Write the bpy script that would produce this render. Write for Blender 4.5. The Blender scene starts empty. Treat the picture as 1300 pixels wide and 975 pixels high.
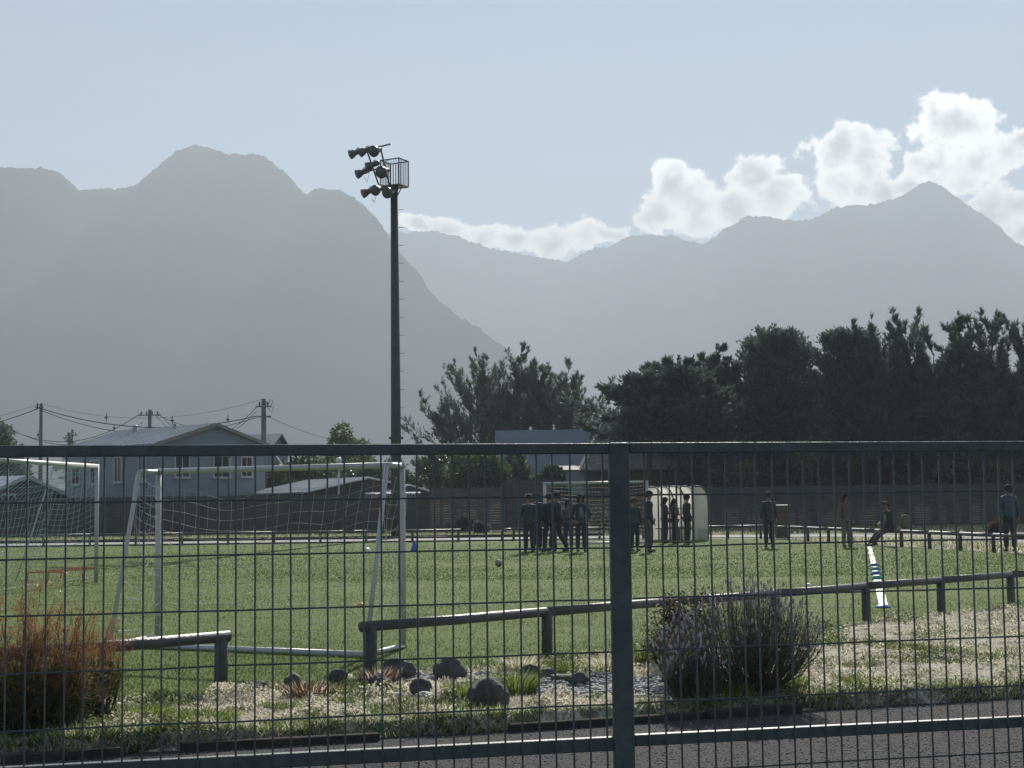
import bpy, bmesh, math, random
import numpy as np
from mathutils import Vector, Matrix, noise as mnoise
from math import radians as R, sin, cos, pi, sqrt, atan2, tan

random.seed(7)
rng = np.random.default_rng(7)
sc = bpy.context.scene
COL = sc.collection

# ------------------------------------------------------------------ camera
FPX = 1878.0                       # focal length in photo pixels (1300 wide)
CAM_H = 1.58
PITCH = math.atan((637 - 487.5) / FPX)
ROLL = R(0.74)
fw = Vector((0, cos(PITCH), sin(PITCH)))
r0 = Vector((1, 0, 0)); u0 = Vector((0, -sin(PITCH), cos(PITCH)))
up = u0 * cos(ROLL) + r0 * sin(ROLL)
rt = r0 * cos(ROLL) - u0 * sin(ROLL)
EYE = Vector((0, 0, CAM_H))
cam = bpy.data.cameras.new('camera'); camo = bpy.data.objects.new('camera', cam)
COL.objects.link(camo)
m = Matrix((rt, up, -fw)).transposed().to_4x4(); m.translation = EYE
camo.matrix_world = m
cam.sensor_width = 36.0; cam.lens = FPX / 1300 * 36.0
cam.clip_start = 0.05; cam.clip_end = 30000
sc.camera = camo

def ray(px, py):
    return (fw + rt * ((px - 650) / FPX) + up * ((487.5 - py) / FPX)).normalized()
def at(px, py, Y):                 # the point of that line of sight at depth Y
    d = ray(px, py); return EYE + d * (Y / d.y)
def gr(px, py, z=0.0):             # the point on the ground seen there
    d = ray(px, py); return EYE + d * ((z - EYE.z) / d.z)

# ------------------------------------------------------------------ sky, sun, exposure
SUN_AZ, SUN_EL = R(9), R(31)
sund = Vector((sin(SUN_AZ) * cos(SUN_EL), cos(SUN_AZ) * cos(SUN_EL), sin(SUN_EL)))
SKY_STRENGTH = 0.05
world = bpy.data.worlds.new('World'); sc.world = world; world.use_nodes = True
wt = world.node_tree; wt.nodes.clear()
def wn(kind, **kw):
    n = wt.nodes.new(kind)
    for k, v in kw.items(): setattr(n, k, v)
    return n
def wl(a, b): wt.links.new(a, b)
def wmath(op, a, b=None, c=None):
    n = wn('ShaderNodeMath', operation=op)
    for i, v in enumerate((a, b, c)):
        if v is None: continue
        if isinstance(v, (int, float)): n.inputs[i].default_value = v
        else: wl(v, n.inputs[i])
    return n.outputs[0]
def wrange(v, a, b, c=0.0, d=1.0, smooth=True):
    n = wn('ShaderNodeMapRange', interpolation_type='SMOOTHSTEP' if smooth else 'LINEAR')
    wl(v, n.inputs[0])
    for i, x in enumerate((a, b, c, d)): n.inputs[i + 1].default_value = x
    return n.outputs[0]
sky = wn('ShaderNodeTexSky', sky_type='NISHITA'); sky.sun_disc = False
sky.sun_elevation = SUN_EL; sky.sun_rotation = SUN_AZ
sky.altitude = 50; sky.air_density = 1.0; sky.dust_density = 0.0; sky.ozone_density = 1.5
# cumulus banked behind the ridges: puffs given by bearing and height, broken up by noise
tc = wn('ShaderNodeTexCoord'); sep = wn('ShaderNodeSeparateXYZ'); wl(tc.outputs['Generated'], sep.inputs[0])
az = wmath('ARCTAN2', sep.outputs[0], sep.outputs[1])
el = wmath('ARCSINE', sep.outputs[2])
comb = wn('ShaderNodeCombineXYZ'); wl(az, comb.inputs[0]); wl(el, comb.inputs[1])
def wnoise(scale, detail, rough=0.6, off=0.0, dist=0.0):
    n = wn('ShaderNodeTexNoise', noise_dimensions='3D'); n.inputs['Scale'].default_value = scale
    n.inputs['Detail'].default_value = detail; n.inputs['Roughness'].default_value = rough
    n.inputs['Distortion'].default_value = dist
    v = wn('ShaderNodeVectorMath', operation='ADD'); wl(comb.outputs[0], v.inputs[0]); v.inputs[1].default_value = (off, off * 1.7, off)
    wl(v.outputs[0], n.inputs['Vector']); return n
warp = wnoise(30, 4, 0.6, 3.1)
wv = wn('ShaderNodeVectorMath', operation='MULTIPLY_ADD'); wl(warp.outputs['Color'], wv.inputs[0])
wv.inputs[1].default_value = (0.030, 0.030, 0); wv.inputs[2].default_value = (-0.015, -0.015, 0)
wv2 = wn('ShaderNodeVectorMath', operation='ADD'); wl(wv.outputs[0], wv2.inputs[0]); wl(comb.outputs[0], wv2.inputs[1])
PUFFS = [(850, 228, 34, 30), (882, 255, 58, 50), (838, 272, 44, 36), (962, 222, 44, 34), (985, 250, 52, 40), (930, 262, 44, 40),
         (1062, 192, 50, 36), (1102, 192, 42, 34), (1080, 232, 56, 40), (1118, 250, 34, 26), (1188, 146, 38, 34), (1218, 156, 52, 40), (1236, 206, 62, 42),
         (1270, 196, 42, 30), (1182, 210, 34, 42), (1288, 262, 44, 30), (1252, 268, 40, 34), (1304, 178, 34, 18), (1302, 298, 40, 16), (1150, 238, 34, 26),
         (528, 282, 40, 16), (566, 290, 44, 20), (622, 298, 40, 20), (655, 302, 48, 22), (700, 304, 44, 28), (742, 300, 52, 22), (778, 300, 34, 14),
         (1380, 280, 70, 40), (1440, 230, 60, 50), (1520, 290, 80, 40)]
acc = None
for (px, py, rx, ry) in PUFFS:
    d = ray(px, py); a0, e0 = atan2(d.x, d.y), math.asin(d.z)
    n = wn('ShaderNodeVectorMath', operation='MULTIPLY_ADD'); wl(wv2.outputs[0], n.inputs[0])
    sx, sy = FPX / (rx * .93), FPX / (ry * .93)
    n.inputs[1].default_value = (sx, sy, 0); n.inputs[2].default_value = (-a0 * sx, -e0 * sy, 0)
    l = wn('ShaderNodeVectorMath', operation='LENGTH'); wl(n.outputs[0], l.inputs[0])
    o = l.outputs['Value']
    if acc is None: acc = o
    else:
        q = wn('ShaderNodeMath', operation='SMOOTH_MIN'); wl(acc, q.inputs[0]); wl(o, q.inputs[1]); q.inputs[2].default_value = 0.25; acc = q.outputs[0]
nz1 = wnoise(55, 9, 0.62, 0.4); nz2 = wnoise(34, 7, 0.6, 9.0)
dens = wmath('SUBTRACT', 1.0, acc)
dens = wmath('ADD', dens, wmath('MULTIPLY', wmath('SUBTRACT', nz1.outputs['Fac'], 0.5), 1.75))
alpha = wrange(dens, 0.02, 0.26)
thick = wrange(wmath('ADD', dens, wmath('MULTIPLY', wmath('SUBTRACT', nz2.outputs['Fac'], 0.5), 1.6)), 0.10, 1.15)
cc = wn('ShaderNodeMix', data_type='RGBA'); wl(thick, cc.inputs['Factor'])
cc.inputs['A'].default_value = (27.0, 26.2, 24.0, 1); cc.inputs['B'].default_value = (8.4, 8.7, 9.0, 1)  # backlit bright rims and shaded grey cores of the clouds, put in as colour
mx = wn('ShaderNodeMix', data_type='RGBA'); wl(alpha, mx.inputs['Factor']); wl(sky.outputs[0], mx.inputs['A']); wl(cc.outputs['Result'], mx.inputs['B'])
bg = wn('ShaderNodeBackground'); bg.inputs['Strength'].default_value = SKY_STRENGTH
wl(mx.outputs['Result'], bg.inputs['Color'])
wo = wn('ShaderNodeOutputWorld'); wl(bg.outputs[0], wo.inputs['Surface'])

sl = bpy.data.lights.new('sun', 'SUN'); sl.energy = 5.0; sl.angle = R(0.55); sl.color = (1.0, 0.94, 0.84)
so = bpy.data.objects.new('sun', sl); COL.objects.link(so)
so.rotation_euler = sund.to_track_quat('Z', 'Y').to_euler()
so.location = (10, 60, 60)

sc.view_settings.view_transform = 'Standard'; sc.view_settings.look = 'None'
sc.view_settings.exposure = 0.95; sc.view_settings.gamma = 1.0; sc.view_settings.use_curve_mapping = False
sc.render.engine = 'CYCLES'
cy = sc.cycles
cy.use_denoising = True; cy.use_adaptive_sampling = True; cy.adaptive_threshold = 0.01
cy.max_bounces = 6; cy.diffuse_bounces = 2; cy.glossy_bounces = 2; cy.transmission_bounces = 4; cy.transparent_max_bounces = 8
cy.volume_bounces = 0; cy.sample_clamp_indirect = 4.0; cy.caustics_reflective = False; cy.caustics_refractive = False

# ------------------------------------------------------------------ materials
MATS = {}
def mat(name, col, rough=0.7, var=0.0, scale=6.0, bump=0.0, bscale=40.0, metal=0.0, spec=0.5, trans=0.0, col2=None, detail=6, stretch=None, coat=0.0):
    if name in MATS: return MATS[name]
    M = bpy.data.materials.new(name); M.use_nodes = True; nt = M.node_tree
    b = nt.nodes['Principled BSDF']; out = nt.nodes['Material Output']
    b.inputs['Roughness'].default_value = rough; b.inputs['Metallic'].default_value = metal
    b.inputs['Specular IOR Level'].default_value = spec
    if coat: b.inputs['Coat Weight'].default_value = coat
    b.inputs['Base Color'].default_value = (*col, 1)
    tcn = nt.nodes.new('ShaderNodeTexCoord'); vec = tcn.outputs['Object']
    if stretch:
        mp = nt.nodes.new('ShaderNodeMapping'); mp.inputs['Scale'].default_value = stretch
        nt.links.new(vec, mp.inputs[0]); vec = mp.outputs[0]
    colsock = None
    if var or col2:
        n = nt.nodes.new('ShaderNodeTexNoise'); n.inputs['Scale'].default_value = scale; n.inputs['Detail'].default_value = detail
        n.inputs['Roughness'].default_value = 0.65
        nt.links.new(vec, n.inputs['Vector'])
        rp = nt.nodes.new('ShaderNodeValToRGB'); nt.links.new(n.outputs['Fac'], rp.inputs[0])
        c2 = col2 or tuple(min(1, c * (1 + var)) for c in col)
        c1 = col if col2 else tuple(c * (1 - var) for c in col)
        rp.color_ramp.elements[0].color = (*c1, 1); rp.color_ramp.elements[0].position = 0.36
        rp.color_ramp.elements[1].color = (*c2, 1); rp.color_ramp.elements[1].position = 0.64
        nt.links.new(rp.outputs[0], b.inputs['Base Color']); colsock = rp.outputs[0]
    if bump:
        n2 = nt.nodes.new('ShaderNodeTexNoise'); n2.inputs['Scale'].default_value = bscale; n2.inputs['Detail'].default_value = 5
        nt.links.new(vec, n2.inputs['Vector'])
        bp = nt.nodes.new('ShaderNodeBump'); bp.inputs['Strength'].default_value = bump; bp.inputs['Distance'].default_value = 0.02
        nt.links.new(n2.outputs['Fac'], bp.inputs['Height']); nt.links.new(bp.outputs[0], b.inputs['Normal'])
    if trans:
        t = nt.nodes.new('ShaderNodeBsdfTranslucent')
        t.inputs['Color'].default_value = (*col, 1)
        if colsock: nt.links.new(colsock, t.inputs['Color'])
        ms = nt.nodes.new('ShaderNodeMixShader'); ms.inputs[0].default_value = trans
        nt.links.new(b.outputs[0], ms.inputs[1]); nt.links.new(t.outputs[0], ms.inputs[2]); nt.links.new(ms.outputs[0], out.inputs[0])
    MATS[name] = M; return M

# ------------------------------------------------------------------ mesh helpers
def link(o, parent=None):
    COL.objects.link(o)
    if parent is not None: o.parent = parent
    return o
def tag(o, label=None, cat=None, group=None, kind=None):
    if label: o['label'] = label
    if cat: o['category'] = cat
    if group: o['group'] = group
    if kind: o['kind'] = kind
    return o
def thing(name, label, cat, loc=(0, 0, 0), rz=0.0, group=None):
    o = bpy.data.objects.new(name, None); o.empty_display_size = 0.2; link(o)
    o.location = loc; o.rotation_euler = (0, 0, rz)
    return tag(o, label, cat, group)

class MB:
    def __init__(s): s.v = []; s.f = []; s.mi = []; s.cur = 0
    def add(s, vs, fs):
        k = len(s.v); s.v.extend([tuple(v) for v in vs]); s.f.extend([tuple(i + k for i in f) for f in fs]); s.mi.extend([s.cur] * len(fs)); return s
    def box(s, c, size, rot=None, bev=0.0):
        hx, hy, hz = [a / 2 for a in size]
        if bev <= 0:
            vs = [Vector((x, y, z)) for x in (-hx, hx) for y in (-hy, hy) for z in (-hz, hz)]
            fs = [(0, 1, 3, 2), (4, 6, 7, 5), (0, 4, 5, 1), (2, 3, 7, 6), (0, 2, 6, 4), (1, 5, 7, 3)]
        else:
            bm = bmesh.new(); bmesh.ops.create_cube(bm, size=1.0)
            for v in bm.verts: v.co = Vector((v.co.x * size[0], v.co.y * size[1], v.co.z * size[2]))
            bmesh.ops.bevel(bm, geom=bm.edges[:], offset=bev, segments=2, affect='EDGES', profile=0.5)
            vs = [v.co.copy() for v in bm.verts]; fs = [[v.index for v in f.verts] for f in bm.faces]; bm.free()
        c = Vector(c)
        if rot is not None: vs = [rot @ v for v in vs]
        return s.add([v + c for v in vs], fs)
    def bar(s, a, b, w, h=None, bev=0.0, upv=(0, 0, 1)):          # square bar from a to b
        a, b = Vector(a), Vector(b); d = b - a; L = d.length; d.normalize(); h = h or w
        uv = Vector(upv)
        if abs(d.dot(uv)) > 0.98: uv = Vector((0, 1, 0))
        x = d.cross(uv).normalized(); z = x.cross(d).normalized()
        rot = Matrix((x, d, z)).transposed()
        return s.box((a + b) / 2, (w, L, h), rot, bev)
    def tube(s, pts, rad, n=8, cap=True):
        pts = [Vector(p) for p in pts]; N = len(pts)
        rr = rad if hasattr(rad, '__len__') else [rad] * N
        k = len(s.v); prev = None
        for i, p in enumerate(pts):
            t = (pts[min(i + 1, N - 1)] - pts[max(i - 1, 0)]).normalized()
            if prev is None:
                x = t.orthogonal().normalized()
            else:
                x = (prev - t * prev.dot(t));  x = x.normalized() if x.length > 1e-6 else t.orthogonal().normalized()
            prev = x; y = t.cross(x)
            for j in range(n):
                a = 2 * pi * j / n; s.v.append(tuple(p + (x * cos(a) + y * sin(a)) * rr[i]))
        for i in range(N - 1):
            for j in range(n):
                j2 = (j + 1) % n
                s.f.append((k + i * n + j, k + i * n + j2, k + (i + 1) * n + j2, k + (i + 1) * n + j)); s.mi.append(s.cur)
        if cap:
            s.f.append(tuple(k + j for j in range(n))[::-1]); s.mi.append(s.cur)
            s.f.append(tuple(k + (N - 1) * n + j for j in range(n))); s.mi.append(s.cur)
        return s
    def lathe(s, prof, n=16, c=(0, 0, 0), axis=(0, 0, 1)):        # prof: (radius, height)
        ax = Vector(axis).normalized(); x = ax.orthogonal().normalized(); y = ax.cross(x); c = Vector(c)
        k = len(s.v)
        for (r, h) in prof:
            for j in range(n):
                a = 2 * pi * j / n; s.v.append(tuple(c + ax * h + (x * cos(a) + y * sin(a)) * r))
        for i in range(len(prof) - 1):
            for j in range(n):
                j2 = (j + 1) % n
                s.f.append((k + i * n + j, k + i * n + j2, k + (i + 1) * n + j2, k + (i + 1) * n + j)); s.mi.append(s.cur)
        if prof[0][0] > 1e-5: s.f.append(tuple(k + j for j in range(n))[::-1]); s.mi.append(s.cur)
        if prof[-1][0] > 1e-5: s.f.append(tuple(k + (len(prof) - 1) * n + j for j in range(n))); s.mi.append(s.cur)
        return s
    def build(s, name, mats, parent=None, smooth=False):
        me = bpy.data.meshes.new(name); me.from_pydata(s.v, [], s.f)
        for M in (mats if isinstance(mats, (list, tuple)) else [mats]): me.materials.append(M)
        if any(s.mi): me.polygons.foreach_set('material_index', s.mi)
        if smooth: me.polygons.foreach_set('use_smooth', [True] * len(me.polygons))
        me.update()
        return link(bpy.data.objects.new(name, me), parent)

def npmesh(name, V, F, mats, parent=None, mi=None, smooth=False):   # V (n,3), F (m,k) numpy
    V = np.asarray(V, np.float32); F = np.asarray(F, np.int32); m_, k = F.shape
    me = bpy.data.meshes.new(name)
    me.vertices.add(len(V)); me.vertices.foreach_set('co', V.ravel())
    me.loops.add(m_ * k); me.loops.foreach_set('vertex_index', F.ravel())
    me.polygons.add(m_); me.polygons.foreach_set('loop_start', np.arange(0, m_ * k, k, dtype=np.int32))
    try: me.polygons.foreach_set('loop_total', np.full(m_, k, np.int32))
    except Exception: pass
    for M in (mats if isinstance(mats, (list, tuple)) else [mats]): me.materials.append(M)
    if mi is not None: me.polygons.foreach_set('material_index', np.asarray(mi, np.int32))
    if smooth: me.polygons.foreach_set('use_smooth', np.ones(m_, bool))
    me.update(calc_edges=True)
    return link(bpy.data.objects.new(name, me), parent)

def tris(P, D, W, L, bend=None):
    """blades: base P, unit direction D, width W, length L -> verts, faces (one triangle each)"""
    n = len(P)
    r = rng.normal(size=(n, 3)); side = np.cross(D, r); side /= (np.linalg.norm(side, axis=1, keepdims=True) + 1e-9)
    V = np.empty((n, 3, 3)); V[:, 0] = P - side * (W / 2)[:, None]; V[:, 1] = P + side * (W / 2)[:, None]; V[:, 2] = P + D * L[:, None]
    return V.reshape(-1, 3), np.arange(3 * n).reshape(n, 3)
def leaves(P, D, W, L):
    """diamond leaves: two triangles as one quad"""
    n = len(P); r = rng.normal(size=(n, 3)); side = np.cross(D, r); side /= (np.linalg.norm(side, axis=1, keepdims=True) + 1e-9)
    V = np.empty((n, 4, 3)); mid = P + D * (L * 0.45)[:, None]
    V[:, 0] = P; V[:, 1] = mid - side * (W / 2)[:, None]; V[:, 2] = P + D * L[:, None]; V[:, 3] = mid + side * (W / 2)[:, None]
    return V.reshape(-1, 3), np.arange(4 * n).reshape(n, 4)
def unit(a): return a / (np.linalg.norm(a, axis=-1, keepdims=True) + 1e-9)
def vnoise(xy, sc_, seed=0):       # smooth 2-D value noise, 0..1
    p = np.asarray(xy) * sc_; i = np.floor(p).astype(np.int64); f = p - i; f = f * f * (3 - 2 * f)
    def h(a, b):
        q = (a * 374761393 + b * 668265263 + seed * 144665) & 0x7fffffff
        q = ((q ^ (q >> 13)) * 1274126177) & 0x7fffffff
        return ((q ^ (q >> 16)) & 0xffff) / 65535.0
    a, b = i[..., 0], i[..., 1]; fx, fy = f[..., 0], f[..., 1]
    return (h(a, b) * (1 - fx) + h(a + 1, b) * fx) * (1 - fy) + (h(a, b + 1) * (1 - fx) + h(a + 1, b + 1) * fx) * fy
def fbm(xy, sc_, oct_=4, seed=0, gain=0.5):
    t = 0; a = 1; s = 0
    for k in range(oct_):
        t = t + a * vnoise(xy, sc_ * 2 ** k, seed + k); s += a; a *= gain
    return t / s
def copy_tree(o, parent=None):
    c = o.copy(); COL.objects.link(c); c.parent = parent
    for ch in list(o.children): copy_tree(ch, c)
    return c
# ------------------------------------------------------------------ ground, pitch, verge, gravel, lines
def sheet(name, poly, z, M, kind='structure'):
    me = bpy.data.meshes.new(name); me.from_pydata([(p[0], p[1], z) for p in poly], [], [tuple(range(len(poly)))])
    me.materials.append(M); me.update()
    o = link(bpy.data.objects.new(name, me))
    if me.polygons[0].normal.z < 0: me.flip_normals()
    return tag(o, kind=kind)
M_earth = mat('dry_meadow', (0.10, 0.11, 0.05), 0.95, col2=(0.17, 0.16, 0.085), scale=0.6, bump=0.6, bscale=30)
M_gravel = mat('dark_gravel', (0.034, 0.034, 0.036), 0.9, col2=(0.085, 0.083, 0.082), scale=90, bump=1.0, bscale=150, detail=9, spec=.25)
M_turf = mat('artificial_turf', (0.090, 0.132, 0.026), 0.9, col2=(0.138, 0.182, 0.048), scale=2.2, bump=.5, bscale=60, detail=12, spec=.12)
M_soil = mat('verge_soil', (0.13, 0.115, 0.085), 0.95, col2=(0.60, 0.56, 0.46), scale=7, bump=0.8, bscale=60, detail=9)
M_path = mat('pale_path', (0.30, 0.29, 0.28), 0.9, var=0.15, scale=1.5, bump=0.3)
M_line = mat('line_paint', (0.62, 0.66, 0.60), 0.6, var=0.22, scale=9)
M_faint = mat('worn_line_paint', (0.30, 0.34, 0.26), 0.8, col2=(0.14, 0.18, 0.09), scale=5, detail=10)
M_white = mat('white_paint', (0.46, 0.48, 0.48), 0.4, var=0.06, scale=3)
M_dark = mat('dark_green_coat', (0.075, 0.100, 0.106), 0.55, var=0.2, scale=14, bump=.15, bscale=120)
M_wood = mat('dark_timber', (0.060, 0.052, 0.045), 0.62, col2=(0.11, 0.098, 0.085), scale=5, bump=0.5, bscale=50, stretch=(1, 1, 1))

sheet('ground', [(-3300, -3300), (3300, -3300), (3300, 4100), (-3300, 4100)], -0.03, M_earth)
# the railing line (near side of the pitch) and the timber edge of the verge
RA = Vector((-1.29, 13.3)); RD = Vector((8.25, 7.35)).normalized()
EA = Vector((-2.9, 9.5)); ED = Vector((7.0, 2.3)).normalized()
def rl(t): p = RA + RD * t; return p
def eline(x): return EA.y + (x - EA.x) * ED.y / ED.x
def rline(x): return RA.y + (x - RA.x) * RD.y / RD.x
a = rl(-14) + Vector((-.1, .1)); b = rl(21)
TURF = [(-40, a.y), (a.x, a.y), (b.x, b.y), (13.6, 39.5), (10.1, 58.2), (3.5, 60.2), (-40, 60.2)]
sheet('pitch', TURF, 0.0, M_turf)
sheet('gravel_ground', [(-14, -6), (18, -6), (18, eline(18) + .6), (-8, eline(-8) + .6), (-14, eline(-8) + .6)], -0.012, M_gravel)
sheet('far_path', [(-60, 63.2), (4, 63.2), (13, 61), (15.5, 58), (20, 40), (22, 40), (18, 60), (14, 64.5), (4, 67), (-60, 67)], -0.008, M_path)

# verge: bumpy strip between the edging and the railing
nu, nv = 420, 110
xs = np.linspace(-7.6, 15.5, nu); vv = np.linspace(0, 1, nv)
gx = np.repeat(xs[:, None], nv, 1); e = np.array([eline(x) for x in xs]); r_ = np.array([rline(x) for x in xs]) + 0.06
gy = e[:, None] + (r_ - e)[:, None] * (vv[None, :] ** 1.5)
def verge_z(x, y):
    q = np.stack([x, y], -1); e_ = EA.y + (x - EA.x) * ED.y / ED.x; rr = RA.y + (x - RA.x) * RD.y / RD.x + 0.06
    t = np.clip((y - e_) / np.maximum(rr - e_, 0.05), 0, 1)
    ed = np.clip((1 - t) * (rr - e_) / 0.5, 0, 1)
    fr_ = np.clip((y - e_ - 0.22 * fbm(q, 2.3, 3, 55) + 0.02) / 0.10, 0, 1); fr_ = fr_ * fr_ * (3 - 2 * fr_)
    return -0.022 + (0.026 + ed * 0.02) * fr_ + fr_ * ed * (0.012 + 0.075 * (fbm(q, 0.9, 4, 3) - 0.25) + 0.05 * (fbm(q, 3.2, 2, 13) - .3) + 0.03 * fbm(q, 6.0, 3, 9))
gz = verge_z(gx, gy)
V = np.stack([gx, gy, gz], -1).reshape(-1, 3)
i0 = (np.arange(nu - 1)[:, None] * nv + np.arange(nv - 1)[None, :]).ravel()
tag(npmesh('verge', V, np.stack([i0, i0 + nv, i0 + nv + 1, i0 + 1], 1), M_soil, smooth=True), kind='structure')

# painted lines on the turf
def stripe(name, a, b, w, label=None):
    a, b = Vector((a.x, a.y)), Vector((b.x, b.y)); d = (b - a).normalized(); n = Vector((-d.y, d.x)) * w / 2
    return sheet(name, [a - n, b - n, b + n, a + n], 0.004, M_line if name == 'halfway_line' else M_faint)
c0 = gr(1122, 770); c1 = gr(1104, 694)
stripe('halfway_line', c0, c1, 0.13)
nd = Vector((c1.x - c0.x, c1.y - c0.y)).normalized(); pd = Vector((-nd.y, nd.x))
c2 = Vector((c0.x, c0.y)) + pd * 22
stripe('touchline', c0, c2, 0.07)
stripe('far_touchline', gr(1104, 718), Vector((gr(1104, 718).x, gr(1104, 718).y)) + pd * 20, 0.08)
g0 = gr(-60, 757); g1 = gr(235, 716)
stripe('goal_line', g0, g1, 0.10)
stripe('pitch_line', gr(-30, 741), gr(150, 724), 0.07)
stripe('pitch_line', gr(560, 745), gr(330, 749), 0.05)

# turf fibres near the camera, coarser ones behind
M_bl1 = mat('turf_fibre_green', (0.095, 0.145, 0.027), 0.5, spec=.2, trans=0.4, var=0.25, scale=1.5)
M_bl2 = mat('turf_fibre_pale', (0.33, 0.37, 0.17), 0.33, spec=.55, trans=0.40, var=0.25, scale=1.5)
def in_turf(x, y): return (y > RA.y + (x - RA.x) * RD.y / RD.x + 0.05) & (y < 59.8) & (x < 13.6 - (y - 39.5) * 0.187)
def pale(P):                       # paler streaks across the pitch; extra pale fibres put the turf's sheen into colour
    a = fbm(np.stack([P[:, 0] * .22, P[:, 1]], 1), .55, 4, 71); b = fbm(P[:, :2], .35, 3, 5)
    return .12 + .80 * np.clip((a * .7 + b * .3 - .42) * 3.2, 0, 1)
def turf(n, y0, y1, lo, hi, wd, z=0.0):
    y = 1.0 / (1 / y0 - rng.random(n) * (1 / y0 - 1 / y1)); x = (rng.random(n) * 2 - 1) * (y * 0.37 + 0.5)
    k = in_turf(x, y); x, y = x[k], y[k]; n = len(x)
    keep = rng.random(n) < 0.35 + 0.65 * fbm(np.stack([x, y], 1), 1.3, 3, 21)
    x, y = x[keep], y[keep]; n = len(x)
    D = unit(np.stack([rng.normal(size=n) * .55, rng.normal(size=n) * .55, np.ones(n)], 1))
    s = np.clip(y / 18, 1, 2.2)
    return np.stack([x, y, np.full(n, z)], 1), D, wd * s * (0.6 + rng.random(n) * .8), (lo + (hi - lo) * rng.random(n)) * s ** 0.5
P, D, W, L = turf(330000, 11.0, 30, 0.018, 0.036, 0.006)
Vb, Fb = tris(P, D, W, L)
tag(npmesh('turf_fibres', Vb, Fb, [M_bl1, M_bl2], mi=(rng.random(len(Fb)) < pale(P)).astype(int)),
    'short artificial grass fibres on the near part of the pitch', 'turf', kind='stuff')
P, D, W, L = turf(150000, 30, 58, 0.016, 0.030, 0.010)
Vb, Fb = tris(P, D, W, L)
tag(npmesh('turf_fibres', Vb, Fb, [M_bl1, M_bl2], mi=(rng.random(len(Fb)) < pale(P)).astype(int)),
    'artificial grass fibres on the far part of the pitch', 'turf', kind='stuff')

# verge plants: straw, green tufts
M_straw = mat('straw', (0.64, 0.60, 0.48), 0.5, trans=0.58, var=0.3, scale=3)
M_green = mat('weed_green', (0.085, 0.125, 0.032), 0.5, trans=0.45, var=0.35, scale=3)
M_lime = mat('fresh_grass', (0.22, 0.27, 0.07), 0.45, trans=0.55, var=0.25, scale=3)
M_rust = mat('dry_weed', (0.17, 0.085, 0.045), 0.7, trans=0.3, var=0.3, scale=3)
n = 640000
x = rng.uniform(-6.5, 13, n); t = rng.random(n)
e_ = EA.y + (x - EA.x) * ED.y / ED.x; rr = RA.y + (x - RA.x) * RD.y / RD.x + 0.25
y = e_ + (rr - e_) * t
vis = np.abs(x) < y * 0.36 + 0.6; x, y, t = x[vis], y[vis], t[vis]
q = np.stack([x, y], 1); n1 = fbm(q, 0.8, 4, 5); n2 = fbm(q, 2.6, 3, 31); n3 = fbm(q, 9.0, 2, 77)
wdist = (rr[vis] - y)
PATCH = [(gr(742, 882), 0.95, 0.50), (gr(830, 890), 1.2, 0.42), (gr(560, 872), 0.8, 0.25)]      # pebble beds stay bare
bare = np.zeros(len(x), bool)
for (c, ra, rb) in PATCH:
    bare |= ((x - c.x) / ra) ** 2 + ((y - c.y) / rb) ** 2 < 0.9 + 0.5 * (n3 - .5)
green = (n1 + 0.30 * n2 > 0.74) | (wdist < 0.55 * n2 + 0.1) | (y - e_[vis] < 0.30 * n2 + 0.10)
keep = ~bare & (verge_z(x, y) > -.012) & (rng.random(len(x)) < np.where(green, 0.75, 0.25 + 0.6 * n2))
x, y, q, green, n2, n3 = x[keep], y[keep], q[keep], green[keep], n2[keep], n3[keep]
n = len(x); z = verge_z(x, y)
D = unit(np.stack([rng.normal(size=n) * .8, rng.normal(size=n) * .8, np.where(green, .9, 0.5)], 1))
L = np.where(green, 0.018 + 0.055 * rng.random(n) ** 1.5 * (n2 + .3), 0.012 + 0.045 * rng.random(n) ** 1.6) * (0.6 + n3)
W = np.where(green, 0.007, 0.0055) * (0.7 + rng.random(n) * .7)
Vb, Fb = tris(np.stack([x, y, z - 0.004], 1), D, W, L)
u_ = rng.random(n); mi = np.where(green, np.where(u_ < .62, 1, np.where(u_ < .86, 2, 0)), np.where(u_ < .84, 0, np.where(u_ < .93, 1, 3)))
tag(npmesh('verge_weeds', Vb, Fb, [M_straw, M_green, M_lime, M_rust], mi=mi), 'dry straw and low green weeds covering the verge', 'weeds', kind='stuff')

# pale cushion weeds in clumps, broad little leaves
n = 210000; x = rng.uniform(-5, 12, n); e_ = EA.y + (x - EA.x) * ED.y / ED.x; rr = RA.y + (x - RA.x) * RD.y / RD.x
y = e_ + .12 + (rr - e_ - .2) * rng.random(n); k = np.abs(x) < y * .36 + .5; x, y = x[k], y[k]; q = np.stack([x, y], 1)
cl = fbm(q, 3.4, 3, 61, .6); big = fbm(q, .7, 2, 44)
k = (cl + .22 * big > .62) & (verge_z(x, y) > 0)
for (bx_, by_, br_) in [(gr(a_, b_, .03).x, gr(a_, b_, .03).y, w_) for a_, b_, w_ in ((570, 868, .26), (505, 866, .28), (482, 880, .2), (534, 889, .2), (372, 883, .2), (328, 884, .2), (429, 876, .17), (621, 905, .34), (672, 866, .17), (693, 867, .17), (734, 874, .2), (302, 882, .15), (538, 893, .15), (572, 890, .15))]: k &= (x - bx_) ** 2 + (y - by_ + .12) ** 2 > br_ ** 2
for (c, ra, rb) in PATCH: k &= ((x - c.x) / ra) ** 2 + ((y - c.y) / rb) ** 2 > 1.0
x, y, cl = x[k], y[k], cl[k]; n = len(x); hgt = np.clip((cl - .50) * .38, 0, .09) * rng.random(n) ** .6
D = unit(np.stack([rng.normal(size=n), rng.normal(size=n), .45 + .5 * rng.random(n)], 1))
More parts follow.
